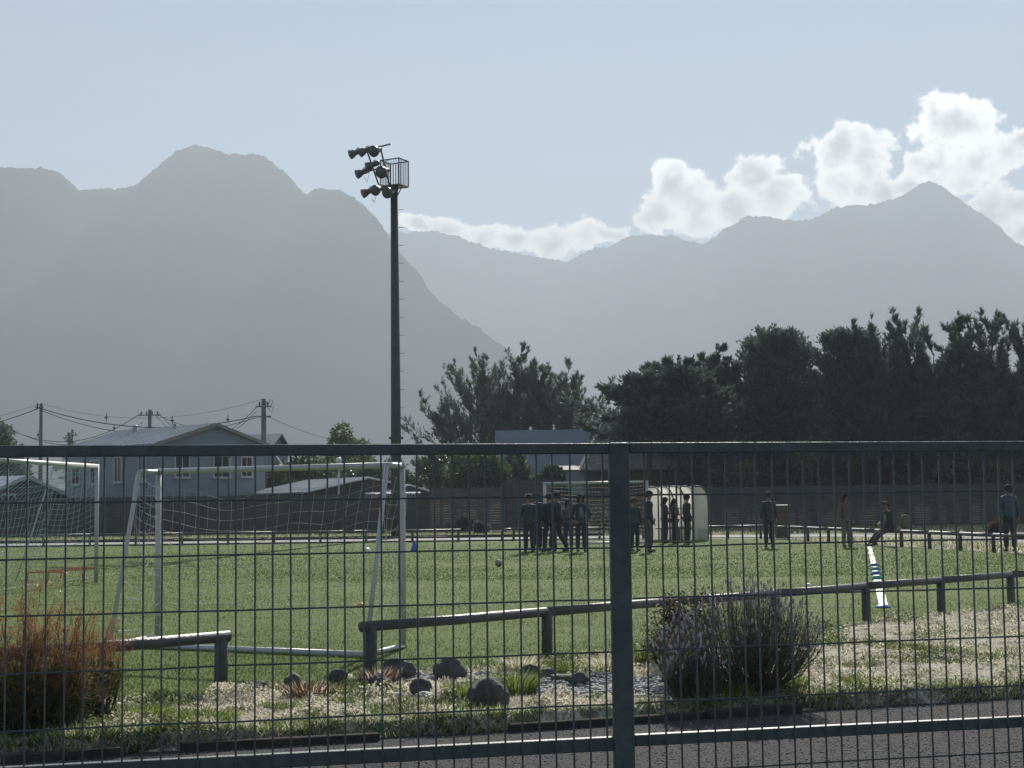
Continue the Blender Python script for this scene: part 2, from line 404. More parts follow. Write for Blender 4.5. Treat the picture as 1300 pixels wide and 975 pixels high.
Vb, Fb = leaves(np.stack([x, y, verge_z(x, y) + hgt], 1), D, .008 + .009 * rng.random(n), .014 + .022 * rng.random(n))
tone = fbm(np.stack([x, y], 1), 1.5, 3, 88) + rng.normal(size=n) * .10
tag(npmesh('cushion_weeds', Vb, Fb, [M_straw, M_green, M_lime, M_rust], mi=np.where(tone > .50, 0, np.where(tone > .42, 1, np.where(tone > .34, 2, 1))) ), 'low cushions of pale dried weeds dotted over the verge', 'weeds', kind='stuff')

# ragged fringe of longer grass hanging over the verge's front edge
n = 52000; x = rng.uniform(-4.5, 6.5, n); e_ = EA.y + (x - EA.x) * ED.y / ED.x; q = np.stack([x, e_], 1); y = e_ + 0.22 * fbm(np.stack([x, e_], 1), 2.3, 3, 55) - .03 + rng.random(n) ** 1.5 * .22
k = fbm(q, 1.7, 3, 91) + .25 * rng.random(n) > .60; x, y, q = x[k], y[k], q[k]; n = len(x)
D = unit(np.stack([rng.normal(size=n) * .55, rng.normal(size=n) * .4 - .45, .75 * np.ones(n)], 1)); L = (.02 + .085 * rng.random(n) ** 1.6) * (.4 + 1.1 * fbm(q, 2.9, 2, 17))
Vb, Fb = tris(np.stack([x, y, verge_z(x, y) - .003], 1), D, .007 * np.ones(n), L)
tag(npmesh('edge_grass', Vb, Fb, [M_straw, M_green, M_lime], mi=np.minimum((rng.random(n) ** .8 * 3).astype(int), 2)[::1] * 0 + np.where(rng.random(n) < .5, 1, np.where(rng.random(n) < .4, 2, 0))), 'ragged grass fringe hanging over the front edge of the verge', 'grass', kind='stuff')

# grass tufts standing in the verge
def tuft(name, loc, h, r, n, mats, w, label, group, lean=0.5):
    o = thing(name, label, 'grass', loc, 0, group)
    a = rng.random(n) * 2 * pi; q_ = np.sqrt(rng.random(n)) * r * 0.5
    P = np.stack([np.cos(a) * q_, np.sin(a) * q_, np.zeros(n) - .01], 1)
    D = unit(np.stack([np.cos(a) * lean * rng.random(n) + rng.normal(size=n) * .12, np.sin(a) * lean * rng.random(n) + rng.normal(size=n) * .12, np.ones(n)], 1))
    Lh = h * (0.45 + 0.55 * rng.random(n)); V1 = P; V2 = P + D * (Lh * .55)[:, None]
    D2 = unit(D + np.stack([np.cos(a) * .55, np.sin(a) * .55, -.15 * np.ones(n)], 1)); V3 = V2 + D2 * (Lh * .45)[:, None]
    s = unit(np.cross(D, rng.normal(size=(n, 3)))) * (w / 2)
    V = np.stack([V1 - s, V1 + s, V2 - s * .8, V2 + s * .8, V3], 1).reshape(-1, 3); b_ = np.arange(n) * 5
    F = np.concatenate([np.stack([b_, b_ + 1, b_ + 3], 1), np.stack([b_, b_ + 3, b_ + 2], 1), np.stack([b_ + 2, b_ + 3, b_ + 4], 1)])
    npmesh('blades', V, F, mats, o, mi=np.tile((rng.random(n) < .3).astype(int), 3) if len(mats) > 1 else None)
    return o
def vpos(px, py):
    p = gr(px, py, 0.03); z = float(verge_z(np.array([p.x]), np.array([p.y]))[0]); return (p.x, p.y, z)
for (px, py, h, r, lab) in [(825, 852, .30, .30, 'pale green grass tuft growing left of the lavender bush'), (590, 895, .22, .3, 'green grass tuft beside the half-buried dark boulder'),
                            (655, 888, .26, .32, 'yellow-green grass tuft right of the half-buried dark boulder'), (1095, 880, .16, .5, 'low green grass tuft right of the lavender bush'),
                            (660, 858, .20, .35, 'dry grass tuft at the foot of the second railing post'), (480, 872, .2, .3, 'rusty dry tuft among the stones at the railing end'),
                            (392, 890, .16, .4, 'brown tuft behind the row of small boulders'), (770, 862, .2, .4, 'straw tuft behind the pebble bed'),
                            (720, 860, .18, .3, 'green-yellow tuft above the pebble bed'), (180, 915, .16, .45, 'dark green tuft right of the orange bush'),
                            (255, 925, .14, .5, 'low leafy tuft below the broken railing end'), (1000, 885, .2, .3, 'grass tuft in the shade under the lavender bush'),
                            (930, 893, .18, .3, 'shaded grass clump at the base of the lavender'), (1260, 835, .1, .4, 'small tuft on the dry slope by the last railing post')]:
    rusty = 'rusty' in lab or 'brown' in lab; dry = 'dry' in lab or 'straw' in lab
    tuft('grass_tuft', vpos(px, py), h * random.uniform(.9, 1.1), r, int(420 * r / .3), [M_rust, M_straw] if rusty else [M_straw, M_lime] if dry else [M_lime, M_green], 0.008, lab, 'grass tufts on the verge')

# pebbles and gravel stones
def stones(name, P, S, M, label, nsub=1):
    bm = bmesh.new(); bmesh.ops.create_icosphere(bm, subdivisions=1, radius=1.0); base = np.array([v.co[:] for v in bm.verts]); f = np.array([[v.index for v in ff.verts] for ff in bm.faces]); bm.free()
    n = len(P); a = rng.random(n) * 2 * pi; c, s = np.cos(a), np.sin(a)
    jit = base[None] * (1 + rng.normal(size=(n, len(base), 1)) * .13)
    sc3 = S[:, None] * np.stack([np.ones(n), .6 + .4 * rng.random(n), .45 + .3 * rng.random(n)], 1)
    q = jit * sc3[:, None, :]
    x = q[..., 0] * c[:, None] - q[..., 1] * s[:, None]; y = q[..., 0] * s[:, None] + q[..., 1] * c[:, None]
    V = np.stack([x, y, q[..., 2]], -1) + P[:, None, :]
    F = f[None] + (np.arange(n) * len(base))[:, None, None]
    return tag(npmesh(name, V.reshape(-1, 3), F.reshape(-1, 3), M, smooth=True), label, 'pebbles', kind='stuff')
M_peb = mat('river_pebble', (0.17, 0.17, 0.175), 0.7, spec=.3, col2=(0.44, 0.43, 0.42), scale=7, detail=2)
M_grit = mat('grit', (0.06, 0.06, 0.062), 0.7, spec=.4, col2=(0.17, 0.167, 0.165), scale=30, detail=2)
pp = []; ss = []
for (c, ra, rb), nn in zip(PATCH, (1500, 1300, 500)):
    a = rng.random(nn) * 2 * pi; q_ = np.sqrt(rng.random(nn)) * 1.1
    pp.append(np.stack([c.x + np.cos(a) * q_ * ra, c.y + np.sin(a) * q_ * rb], 1)); ss.append(0.011 + 0.022 * rng.random(nn) ** 2)
pp = np.concatenate(pp); ss = np.concatenate(ss)
zz = np.where(pp[:, 1] > EA.y + (pp[:, 0] - EA.x) * ED.y / ED.x, verge_z(pp[:, 0], pp[:, 1]), -0.012)
stones('pebble_bed', np.column_stack([pp, zz + ss * .2]), ss, M_peb, 'bed of grey river pebbles between the boulders and the timber edge')
n = 60000; y = rng.uniform(7.4, 12.5, n); x = rng.uniform(-1, 1, n) * (y * .36 + .2); k = y < EA.y + (x - EA.x) * ED.y / ED.x - .02
x, y = x[k], y[k]; s_ = 0.003 + 0.006 * rng.random(len(x)) ** 3
stones('loose_grit', np.column_stack([x, y, -0.012 + s_ * .15]), s_, M_grit, 'loose dark grit scattered over the gravel ground')

# boulders, each by itself
M_rock = mat('boulder_stone', (0.048, 0.048, 0.048), 0.8, spec=.25, col2=(0.12, 0.117, 0.112), scale=5, bump=0.6, bscale=24, detail=10)
M_rock2 = mat('pale_boulder_stone', (0.22, 0.215, 0.20), 0.7, col2=(0.36, 0.35, 0.33), scale=6, bump=0.5, bscale=24, detail=10)
def boulder(px, py, wpx, hpx, label, M=M_rock, seed=0):
    p = Vector(vpos(px, py)); k = p.y / FPX; w, h = wpx * k / 2 * 1.05, hpx * k * .98; p.z += .002
    bm = bmesh.new(); bmesh.ops.create_icosphere(bm, subdivisions=4, radius=1.0)
    rr_ = random.Random(seed); o3 = Vector((rr_.random() * 50, rr_.random() * 50, 3)); dep = w * rr_.uniform(.75, 1.0)
    for v in bm.verts:
        c = v.co.copy(); d = 1 + .28 * mnoise.noise(c * .9 + o3) + .10 * mnoise.noise(c * 2.3 + o3) + .03 * mnoise.noise(c * 6 + o3)
        v.co = Vector((c.x * w * d, c.y * dep * d, (c.z * .62 + .34) * h * d))
    me = bpy.data.meshes.new('boulder'); bm.to_mesh(me); bm.free(); me.materials.append(M)
    me.polygons.foreach_set('use_smooth', [True] * len(me.polygons))
    o = link(bpy.data.objects.new('boulder', me)); o.location = p; o.rotation_euler = (0, 0, rr_.uniform(-.4, .4))
    return tag(o, label, 'boulder', 'boulders lying on the verge')
for i, b_ in enumerate([(570, 868, 40, 27, 'largest rounded dark boulder, standing right of the railing end post'), (505, 866, 42, 22, 'wide dark boulder at the foot of the railing end post'),
        (482, 880, 26, 20, 'mottled boulder below the wide one at the railing end'), (534, 889, 26, 19, 'round grey boulder in the pebbles below the largest boulder'),
        (372, 883, 24, 19, 'domed grey boulder in the row by the brown tuft'), (328, 884, 26, 14, 'dark flat boulder left of the domed one in the row'),
        (429, 876, 20, 16, 'small dark boulder in the row, right of the brown tuft'), (302, 882, 18, 10, 'flat stone at the outer end of the boulder row'),
        (538, 893, 24, 8, 'pale flat stone lying in the pebbles'), (572, 890, 24, 9, 'pale oval stone below the largest boulder'), (504, 893, 18, 8, 'pale small stone left of the round grey boulder'),
        (621, 905, 52, 34, 'half-buried dark boulder overgrown with grass beside the timber edge'), (608, 893, 22, 14, 'brown stone perched behind the half-buried boulder'),
        (672, 866, 22, 15, 'left stone of the touching pair behind the pebble bed'), (693, 867, 20, 13, 'right stone of the touching pair behind the pebble bed'),
        (734, 874, 26, 14, 'dark angular boulder at the top edge of the pebble bed'), (712, 871, 28, 8, 'low flat stone between the pair and the angular boulder'),
        (150, 917, 30, 14, 'grey stone in the weeds right of the orange bush'), (132, 900, 22, 12, 'pale stone half hidden by the orange bush')]):
    boulder(*b_[:5], M=M_rock2 if 'pale' in b_[4] else M_rock, seed=i + 3)

# timber edging between verge and gravel: sleepers laid end to end
M_sleep = mat('old_sleeper', (0.040, 0.035, 0.030), 0.95, col2=(0.075, 0.066, 0.056), scale=7, bump=0.7, bscale=60, spec=.1)
ed = thing('timber_edging', 'weathered timber edging along the gravel below the verge', 'edging', (0, 0, 0))
for tpos, tend in ((-.35, .40), (.75, 2.2), (3.0, 5.3)):
  while tpos < tend - .2:
    Lq = min(random.uniform(1.0, 1.6), tend - tpos); a = EA + ED * tpos; b = EA + ED * (tpos + Lq - .02); zt = random.uniform(-.008, .012); j = random.uniform(-.03, .03)
    MB().bar((a.x, a.y + .02 + j, zt), (b.x, b.y + .02 - j, zt + random.uniform(-.008, .008)), .075, .09, .008).build('timber', M_sleep, ed)
    tpos += Lq
# ------------------------------------------------------------------ mountains
def ridge_interp(pts, px): return np.interp(px, [p[0] for p in pts], [p[1] for p in pts])
LEFT = [(-900, 330), (-500, 250), (-300, 262), (-150, 225), (-60, 218), (0, 211), (40, 213), (50, 211), (75, 218), (100, 240), (125, 240), (160, 238), (175, 232), (200, 210), (225, 190), (247, 183), (270, 188), (290, 196),
        (320, 195), (335, 198), (360, 217), (388, 247), (400, 240), (430, 240), (450, 251), (475, 272), (484, 284), (506, 318), (529, 345), (555, 381), (584, 402), (610, 416), (626, 430), (660, 456), (700, 480), (780, 520), (860, 566), (980, 612), (1100, 634)]
RIGHT = [(250, 330), (400, 310), (470, 298), (506, 295), (552, 293), (581, 299), (607, 310), (626, 316), (668, 324), (704, 329), (720, 331), (739, 321), (758, 312), (771, 314), (788, 305), (804, 300), (840, 297), (892, 309), (900, 306), (920, 290),
         (948, 274), (972, 273), (996, 279), (1028, 280), (1060, 263), (1112, 258), (1144, 249), (1164, 235), (1180, 230), (1192, 234), (1212, 248), (1236, 264), (1268, 286), (1280, 300), (1300, 312), (1400, 345), (1550, 300), (1750, 330), (2200, 420)]
M_forest = mat('mountain_forest', (0.018, 0.026, 0.016), 1.0, col2=(0.032, 0.040, 0.026), scale=0.02, detail=8, spec=0.0)
def mountain(name, pts, p0, p1, npx, dist, foot, back, seed):
    px = np.linspace(p0, p1, npx); py = ridge_interp(pts, px); pys = py.copy()
    # small wooded unevenness of the crest
    kk = int(90 / (px[1] - px[0])); ker = np.hanning(2 * kk + 1); ker /= ker.sum(); pysm = np.convolve(np.pad(pys, kk, mode='edge'), ker, 'valid'); pysm = np.maximum(pysm, pys)
    q = np.stack([px, np.full_like(px, seed * 9.1)], 1)
    py = py + (fbm(q, 0.11, 4, seed, .65) - .5) * 5.0 + (fbm(q, 0.45, 2, seed + 5) - .5) * 3.4
    nr = 70; s = np.concatenate([np.linspace(0, 1, 52), 1 + np.linspace(.03, 1, 18)])
    V = np.zeros((npx, nr, 3))
    for i in range(npx):
        d = ray(float(px[i]), float(py[i])); D_ = dist(px[i]); az_ = atan2(d.x, d.y); H = CAM_H + D_ * d.z / sqrt(d.x ** 2 + d.y ** 2)
        r = np.where(s <= 1, foot + (D_ - foot) * s, D_ + back * (s - 1))
        prof = np.where(s <= 1, np.clip(s, 0, 1) ** 1.25, np.clip(1 - (s - 1), 0, 1))
        d2 = ray(float(px[i]), float(pys[i])); Hs = CAM_H + D_ * d2.z / sqrt(d2.x ** 2 + d2.y ** 2)
        d3 = ray(float(px[i]), float(pysm[i])); Hm = CAM_H + D_ * d3.z / sqrt(d3.x ** 2 + d3.y ** 2)
        V[i, :, 0] = np.sin(az_) * r; V[i, :, 1] = np.cos(az_) * r; V[i, :, 2] = prof * (Hm + (Hs - Hm) * np.clip(s, 0, 1) ** 5) + (H - Hs) * np.exp(-((s - 1) / .035) ** 2)
    q = V[..., :2]; sp = (fbm(q + 9000 + seed * 100, 1 / 330., 5, seed) - .5)
    w = np.sin(np.clip(s, 0, 1) * pi) * (s <= 1)
    V[..., 2] *= 1 + w[None] * sp * .30
    i0 = (np.arange(npx - 1)[:, None] * nr + np.arange(nr - 1)[None, :]).ravel()
    V[..., 2] -= 0.5
    return tag(npmesh(name, V.reshape(-1, 3), np.stack([i0, i0 + nr, i0 + nr + 1, i0 + 1], 1), M_forest), kind='structure')
mountain('mountain', LEFT, -900, 1100, 1500, lambda p: 2050 + 250 * sin(p / 160.) + max(0, p - 480) * .6, 1780, 500, 4)
mountain('mountain', RIGHT, 250, 2200, 1500, lambda p: 3300 - max(0, p - 700) * .5 + 120 * sin(p / 90.), 2800, 500, 8)

# ------------------------------------------------------------------ welded mesh fence in the foreground
FA = Vector((-1.374, 3.97)); FB = Vector((1.61, 4.65)); FD = (FB - FA).normalized(); FN = Vector((FD.y, -FD.x))    # FN faces the camera
def fpt(s, z, off=0.0): p = FA + FD * s + FN * off; return Vector((p.x, p.y, z))
def fs(px):                                      # distance along the fence where that bearing meets it
    d = ray(px, 760); t = (FA.x * FN.x + FA.y * FN.y) / (d.x * FN.x + d.y * FN.y); q = Vector((d.x * t, d.y * t)); return (q - FA).dot(FD)
fen = thing('mesh_fence', 'dark green welded wire mesh fence with square posts and rails', 'fence', fpt(fs(788), -0.012), 0)
base = Vector(fen.location)
def fb(mb, name, M=M_dark): 
    o = mb.build(name, M, fen); o.matrix_parent_inverse = Matrix.Translation(-base); return o
sp = fs(788.5); S0, S1 = -0.9, 4.4; TOPZ, LOWZ = 1.735, 0.880
def post(s_): fb(MB().bar(fpt(s_, -0.3), fpt(s_, TOPZ + .014), .060, .060, .006), 'post')
for k_ in (-2, -1, 0, 1, 2): post(sp + 2.62 * k_)
for (a, b) in [(sp + 2.62 * k_ + .0305, sp + 2.62 * (k_ + 1) - .0305) for k_ in (-2, -1, 0, 1)]:
    k = 0.0 if a < sp else 0.0015
    fb(MB().bar(fpt(a, TOPZ - .003 + k), fpt(b, TOPZ - .003 + k), .030, .031, .003), 'top_rail')
    fb(MB().bar(fpt(a, LOWZ + k * 4), fpt(b, LOWZ + k), .026, .039 - k * 4, .003), 'lower_rail')
    fb(MB().bar(fpt(a, .06), fpt(b, .06), .034, .034, .003), 'bottom_rail')
wire_me = None
def vwire(s_, dx):
    global wire_me
    if wire_me is None:
        o = MB().tube([(0, 0, .045), (0, 0, .9), (0, 0, TOPZ - .018)], .0029, 6).build('vertical_wire', M_dark, fen, True); wire_me = o.data
    else:
        o = link(bpy.data.objects.new('vertical_wire', wire_me), fen)
    p = fpt(s_, 0, .0222); o.location = p - base; o.location.z = -base.z
    o.rotation_euler = (random.gauss(0, .0012), dx, 0)
wa = fs(9); ww = []
s_ = wa - .05 * 74
while s_ < sp - .05: ww.append(s_); s_ += .0500
s_ = fs(818.0)
while s_ < sp + 5.18: ww.append(s_); s_ += .0500
for s_ in ww:
    if min(abs(s_ - sp - 2.62 * k_) for k_ in (-2, -1, 0, 1, 2)) < .036 or s_ < sp - 5.2: continue
    vwire(s_ + random.gauss(0, .0006), random.gauss(0, .0010))
for zz in (1.593, 1.443, 1.293, 1.143, .993, .793, .643, .493, .343, .193):
    for (a, b) in [(sp + 2.62 * k_ + .032, sp + 2.62 * (k_ + 1) - .032) for k_ in (-2, -1, 0, 1)]:
        n_ = 14; pts = [fpt(a + (b - a) * i / n_, zz + random.gauss(0, .0007) + (0.002 if a > sp else 0), .0158) for i in range(n_ + 1)]
        fb(MB().tube(pts, .0027, 6), 'horizontal_wire')

# ------------------------------------------------------------------ low timber railings round the pitch
M_rail = mat('railing_timber', (0.045, 0.047, 0.047), 0.5, col2=(0.085, 0.086, 0.083), scale=4, bump=0.35, bscale=45)
def railing(label, posts, h, pr, rr, ext=(.1, .1), curved=None, seg=1, cat='railing', sides=10, group=None, rails=1):
    p0 = Vector((posts[0][0], posts[0][1], 0)); th = thing('railing', label, cat, p0, 0, group)
    for (x, y) in posts:
        j = random.uniform(-.01, .01)
        MB().tube([(x - p0.x, y - p0.y, -.25), (x - p0.x + j, y - p0.y, h * .5), (x - p0.x + j, y - p0.y, h - rr * .9)], pr, sides).build('post', M_rail, th, True)
    for i in range(0, len(posts) - 1, seg):
        k = min(i + seg, len(posts) - 1)
        a = Vector((posts[i][0] - p0.x, posts[i][1] - p0.y, h - rr)); b = Vector((posts[k][0] - p0.x, posts[k][1] - p0.y, h - rr)); d = (b - a).normalized()
        if i == 0: a = a - d * ext[0]
        else: a = a + d * .004
        if k == len(posts) - 1: b = b + d * ext[1]
        mid = (a + b) / 2 + Vector((0, 0, random.uniform(-.008, .004)))
        MB().tube([a, mid, b], rr, sides + 2).build('rail', M_rail, th, True)
        if rails > 1: MB().tube([a - Vector((0, 0, .26)), b - Vector((0, 0, .26))], rr * .55, sides).build('lower_rail', M_rail, th, True)
    if curved:
        x, y, sg = curved; pts = [(x - p0.x + sg * .3 * (1 - cos(a)) , y - p0.y, h - rr - .3 + .3 * cos(a)) for a in np.linspace(pi / 2, 0, 7)]
    return th
def onr(px, py):
    g = gr(px, py); q = Vector((g.x, g.y)); t = (q - RA).dot(RD); p = rl(t); return t
ts = [0.0, onr(665, 838), onr(832, 820), onr(965, 807), onr(1090, 795), onr(1193, 785), onr(1283, 775)]
ts += [ts[-1] + 1.8, ts[-1] + 3.6, ts[-1] + 5.4]
railing('round dark timber railing running past the lavender bush beside the pitch', [tuple(rl(t)) for t in ts], .540, .056, .047, (.10, .05))
t0 = onr(238, 880)
railing('broken-off end of dark timber railing beside the orange bush', [tuple(rl(t0)), tuple(rl(t0 - 1.9)), tuple(rl(t0 - 3.8)), tuple(rl(t0 - 5.7))], .550, .056, .047, (.08, .05))
fy = 59.9
lx = [at(x, 688, fy).x for x in np.arange(-120, 600, 58.5)]
railing('long dark railing along the far side of the pitch before the dark board fence', [(x, fy + .0) for x in lx] , .52, .055, .05, seg=2, sides=6, rails=2)
lx = [at(x, 688, fy).x for x in (652, 706, 762, 818, 872, 926, 968)]
r3 = railing('far railing behind the standing group and the dugout', [(x, fy + .4) for x in lx], .52, .055, .05, seg=1, sides=6)
c = at(640, 672, fy + .4)
MB().tube([(at(637, 688, fy + .4).x - lx[0], 0, z) if False else ((at(637, 688, fy).x - lx[0]) + .18 * (1 - cos(t)), 0, .30 + .17 * sin(t)) for t in np.linspace(0, pi / 2, 6)] + [(0, 0, .47)], .045, 6).build('curved_end', M_rail, r3, True)
MB().tube([(at(637, 688, fy).x - lx[0], 0, -.1), (at(637, 688, fy).x - lx[0], 0, .30)], .045, 6).build('post', M_rail, r3, True)
q0, q1 = Vector((10.1, 58.6)), Vector((14.2, 38.0)); nq = 11
railing('bright-topped railing along the side of the pitch where the boy leans', [tuple(q0 + (q1 - q0) * (i / nq)) for i in range(nq + 1)], .53, .06, .055, seg=1, sides=8)
# kerbs
def kerb(name, a, b, w, h, label):
    o = MB().bar((a[0], a[1], h / 2 - .02), (b[0], b[1], h / 2 - .02), w, h + .04, .01).build(name, M_sleep); return tag(o, label, 'kerb')
kerb('timber_kerb', (-38, 60.45), (3.6, 60.45), .10, .06, 'low dark kerb along the far edge of the turf')
kerb('timber_kerb', (-38, 67.1), (4.0, 67.1), .12, .12, 'dark kerb between the pale path and the far grass')

# ------------------------------------------------------------------ goals
M_net = mat('net_cord', (0.45, 0.47, 0.45), 0.6, spec=.3)
M_netb = mat('blue_net_cord', (0.40, 0.55, 0.60), 0.6, spec=.3)
def net_mesh(name, S, nu, nv, rad, parent, M, sub=3):
    mb = MB()
    for i in range(nu + 1):
        mb.tube([S(i / nu, j / (nv * 1)) for j in range(nv + 1)], rad, 3, False)
    for j in range(nv + 1):
        mb.tube([S(i / (nu), j / nv) for i in range(nu + 1)], rad, 3, False)
    return mb.build(name, M, parent)
def goal(label, L, Rr, H, backv, topd, rad, netM, nets, M=M_white, basebar=True, netrad=.004):
    """front posts stand at L and Rr (xy); backv: vector from goal line to the rear ground bar"""
    L = Vector((*L, 0)); Rr = Vector((*Rr, 0)); bv = Vector((*backv, 0)); bn = bv.normalized()
    g = thing('football_goal', label, 'goal', (L + Rr) / 2, 0, 'football goals'); o = (L + Rr) / 2
    L -= o; Rr -= o; Z = Vector((0, 0, 1))
    for p in (L, Rr):
        MB().tube([p, p + Z * (H - .001)], rad, 14).build('post', M, g, True)
        tb = p + bn * topd + Z * (H - rad * .2)
        MB().tube([p + Z * (H - rad * .2) + bn * rad, tb], rad * .8, 10).build('top_stay', M, g, True)
        MB().tube([tb, tb.lerp(p + bv, .5) , p + bv + Z * rad], rad * (.75 if basebar else .35), 10).build('rear_stay', M, g, True)
        if basebar: MB().tube([p + Z * rad * .85, p + bv + Z * rad * .85], rad * .8, 10).build('ground_bar', M, g, True)
    d = (Rr - L).normalized()
    MB().tube([L - d * rad + Z * H, Rr + d * rad + Z * H], rad, 14).build('crossbar', M, g, True)
    if basebar: MB().tube([L + bv + Z * rad * .9, Rr + bv + Z * rad * .9], rad * 1.0, 10).build('rear_ground_bar', M, g, True)
    for S, nu, nv, nm in nets(L, Rr, H, bv, bn, topd): net_mesh(nm, S, nu, nv, netrad, g, netM)
    return g
def nets_near(L, Rr, H, bv, bn, topd):
    W = (Rr - L).length
    def back(u, v):                                   # slack back net hung by its upper corners
        side = 4 * u * (1 - u)
        top = L.lerp(Rr, u) + bn * topd + Vector((0, 0, H - .06 - side * .26 - .03 * sin(u * 19) - .05 * sin(u * 7.3)))
        bot = L.lerp(Rr, u) + bv * (.80 + .12 * sin(u * 9)) + Vector((0, 0, .03))
        p = top.lerp(bot, v); p += bn * (-.10 * sin(v * pi) * (0.6 + .4 * side)); p.z -= side * .10 * sin(pi * v) + .02 * sin(u * 23 + v * 9)
        p += (Rr - L).normalized() * (.05 * sin(v * 5 + u * 3)); return p
    def mkside(p):
        def sf(u, v):
            a = p + Vector((0, 0, H - .05 - .10 * sin(u * pi))) + bn * topd * u
            b = p + bv * (u * .85) + Vector((0, 0, .03))
            q = a.lerp(b, v); q.z -= .08 * sin(u * pi) * sin(v * pi); q += (Rr - L).normalized() * .06 * sin(v * 9 + u * 4); return q
        return sf
    return [(back, 21, 15, 'back_net'), (mkside(L), 5, 14, 'side_net'), (mkside(Rr), 5, 14, 'side_net')]
gl = gr(200, 811); grr = gr(512, 823); fd = Vector((grr.x - gl.x, grr.y - gl.y)); pn = Vector((fd.y, -fd.x)).normalized(); pn = pn if pn.y < 0 else -pn
pn = (pn + Vector((.12, -.1))).normalized()
goal('white portable goal with slack net standing behind the railing gap', (gl.x, gl.y), (grr.x, grr.y), 2.0, tuple(pn * 1.0), .42, .034, M_net, nets_near, netrad=.0024)
def nets_box(L, Rr, H, bv, bn, topd):
    def back(u, v):
        side = 4 * u * (1 - u)
        top = L.lerp(Rr, u) + Vector((0, 0, H - .03)) + bn * .06
        mid = L.lerp(Rr, u) + bn * topd * 1.0 + Vector((0, 0, H - .45 - .25 * side))
        bot = L.lerp(Rr, u) + bv * .9 + Vector((0, 0, .03))
        return top.lerp(mid, v / .3) if v < .3 else mid.lerp(bot, (v - .3) / .7) + bn * (-.12 * sin((v - .3) / .7 * pi))
    def mkside(p):
        def sf(u, v):
            a = p + bn * topd * u + Vector((0, 0, H - .04 - .40 * u - .1 * sin(u * pi))); b = p + bv * (u * .9) + Vector((0, 0, .03))
            q = a.lerp(b, v); q.z -= .07 * sin(u * pi); return q
        return sf
    return [(back, 30, 15, 'back_net'), (mkside(L), 9, 18, 'side_net'), (mkside(Rr), 9, 18, 'side_net')]
lr_ = at(122, 736, 31.2); gdir = Vector((g1.x - g0.x, g1.y - g0.y)).normalized()
ln_ = Vector((lr_.x, lr_.y)) - gdir * 6.4
goal('large white goal with blue-green net behind the red mini hurdles', (ln_.x, ln_.y), (lr_.x, lr_.y), 2.44, (-gdir.y * 1.75, gdir.x * 1.75), .95, .042, M_netb, nets_box, netrad=.0045, basebar=False)
a_, b_ = at(692, 694, 53), at(823, 694, 52.6)
goal('far white goal behind the standing group of people', (a_.x, a_.y), (b_.x, b_.y), 2.22, (.1, 1.5), .7, .045, M_net, nets_box, netrad=.003)

# ------------------------------------------------------------------ training gear
M_red = mat('red_plastic', (0.55, 0.085, 0.05), 0.4); M_blue = mat('blue_plastic', (0.03, 0.12, 0.42), 0.4)
M_teal = mat('green_plastic', (0.03, 0.26, 0.20), 0.4); M_wpl = mat('white_plastic', (0.8, 0.8, 0.78), 0.4); M_ora = mat('orange_plastic', (0.8, 0.30, 0.04), 0.45)
def hurdle(px, py, rz, label):
    p = gr(px, py); t = thing('mini_hurdle', label, 'hurdle', p, rz, 'red mini hurdles')
    w, h = .36, .27
    MB().tube([(-w, 0, h - .03), (-w + .02, 0, h), (w - .02, 0, h), (w, 0, h - .03)], .014, 8).build('bar', M_red, t, True)
    for sx in (-1, 1):
        MB().tube([(sx * w, 0, h - .03), (sx * (w + .02), 0, .03)], .014, 8).build('leg', M_red, t, True)
        MB().tube([(sx * (w + .02), -.12, .014), (sx * (w + .02), .12, .014)], .014, 8).build('foot', M_red, t, True)
hurdle(58, 743, .10, 'red mini hurdle farthest from the goal post'); hurdle(83, 740, -.05, 'red mini hurdle in the middle of the row'); hurdle(100, 737, .2, 'red mini hurdle closest to the goal post')
def disc(px, py, M, label, r=.10, h=.055):
    p = gr(px, py); o = MB().lathe([(r, .004), (r * .97, .012), (r * .80, h * .55), (r * .45, h * .95), (r * .30, h), (r * .22, h * .97)], 16).build('disc_cone', M, None, True); o.location = p
    return tag(o, label, 'cone', 'flat training cones')
disc(1110.5, 719, M_blue, 'blue disc cone first in the row on the white line, farthest from the corner', .12, .08); disc(1111.5, 724, M_teal, 'green disc cone second in the row on the white line', .12, .08)
disc(1112.5, 729.5, M_blue, 'blue disc cone third in the row on the white line', .12, .08); disc(1113.5, 735.5, M_teal, 'green disc cone last in the row on the white line', .12, .08)
disc(1113.2, 741, M_wpl, 'white disc cone nearest the railing in the row on the line', .11, .06)
disc(1121, 771.5, M_blue, 'blue disc cone on the corner of the painted lines', .12, .05)
disc(465, 699, M_wpl, 'white disc cone on the far turf behind the near goal', .16, .10); disc(1026, 744, M_wpl, 'small white disc cone on the turf by the lavender bush', .07, .05)
disc(458, 771, M_ora, 'orange disc cone beside the near goal stay', .07, .07)
p = gr(526, 700); t = thing('traffic_cone', 'blue upright cone on the far turf beside the near goal', 'cone', p)
MB().lathe([(.13, .03), (.12, .05), (.025, .36), (.012, .37)], 14).build('body', M_blue, t, True); MB().box((0, 0, .015), (.3, .3, .03), None, .006).build('base', M_blue, t)
bm = bmesh.new(); bmesh.ops.create_icosphere(bm, subdivisions=3, radius=.09); me = bpy.data.meshes.new('football'); bm.to_mesh(me); bm.free()
me.materials.append(mat('scuffed_leather', (.30, .30, .29), .7)); me.materials.append(mat('black_patch', (.06, .06, .06), .6)); me.polygons.foreach_set('use_smooth', [True] * len(me.polygons))
for f in me.polygons:
    f.material_index = 1 if mnoise.noise(f.center * 14) > .22 else 0
o = link(bpy.data.objects.new('football', me)); g = gr(633, 719.5); o.location = (g.x, g.y, .09); tag(o, 'scuffed football lying on the turf before the group', 'football')

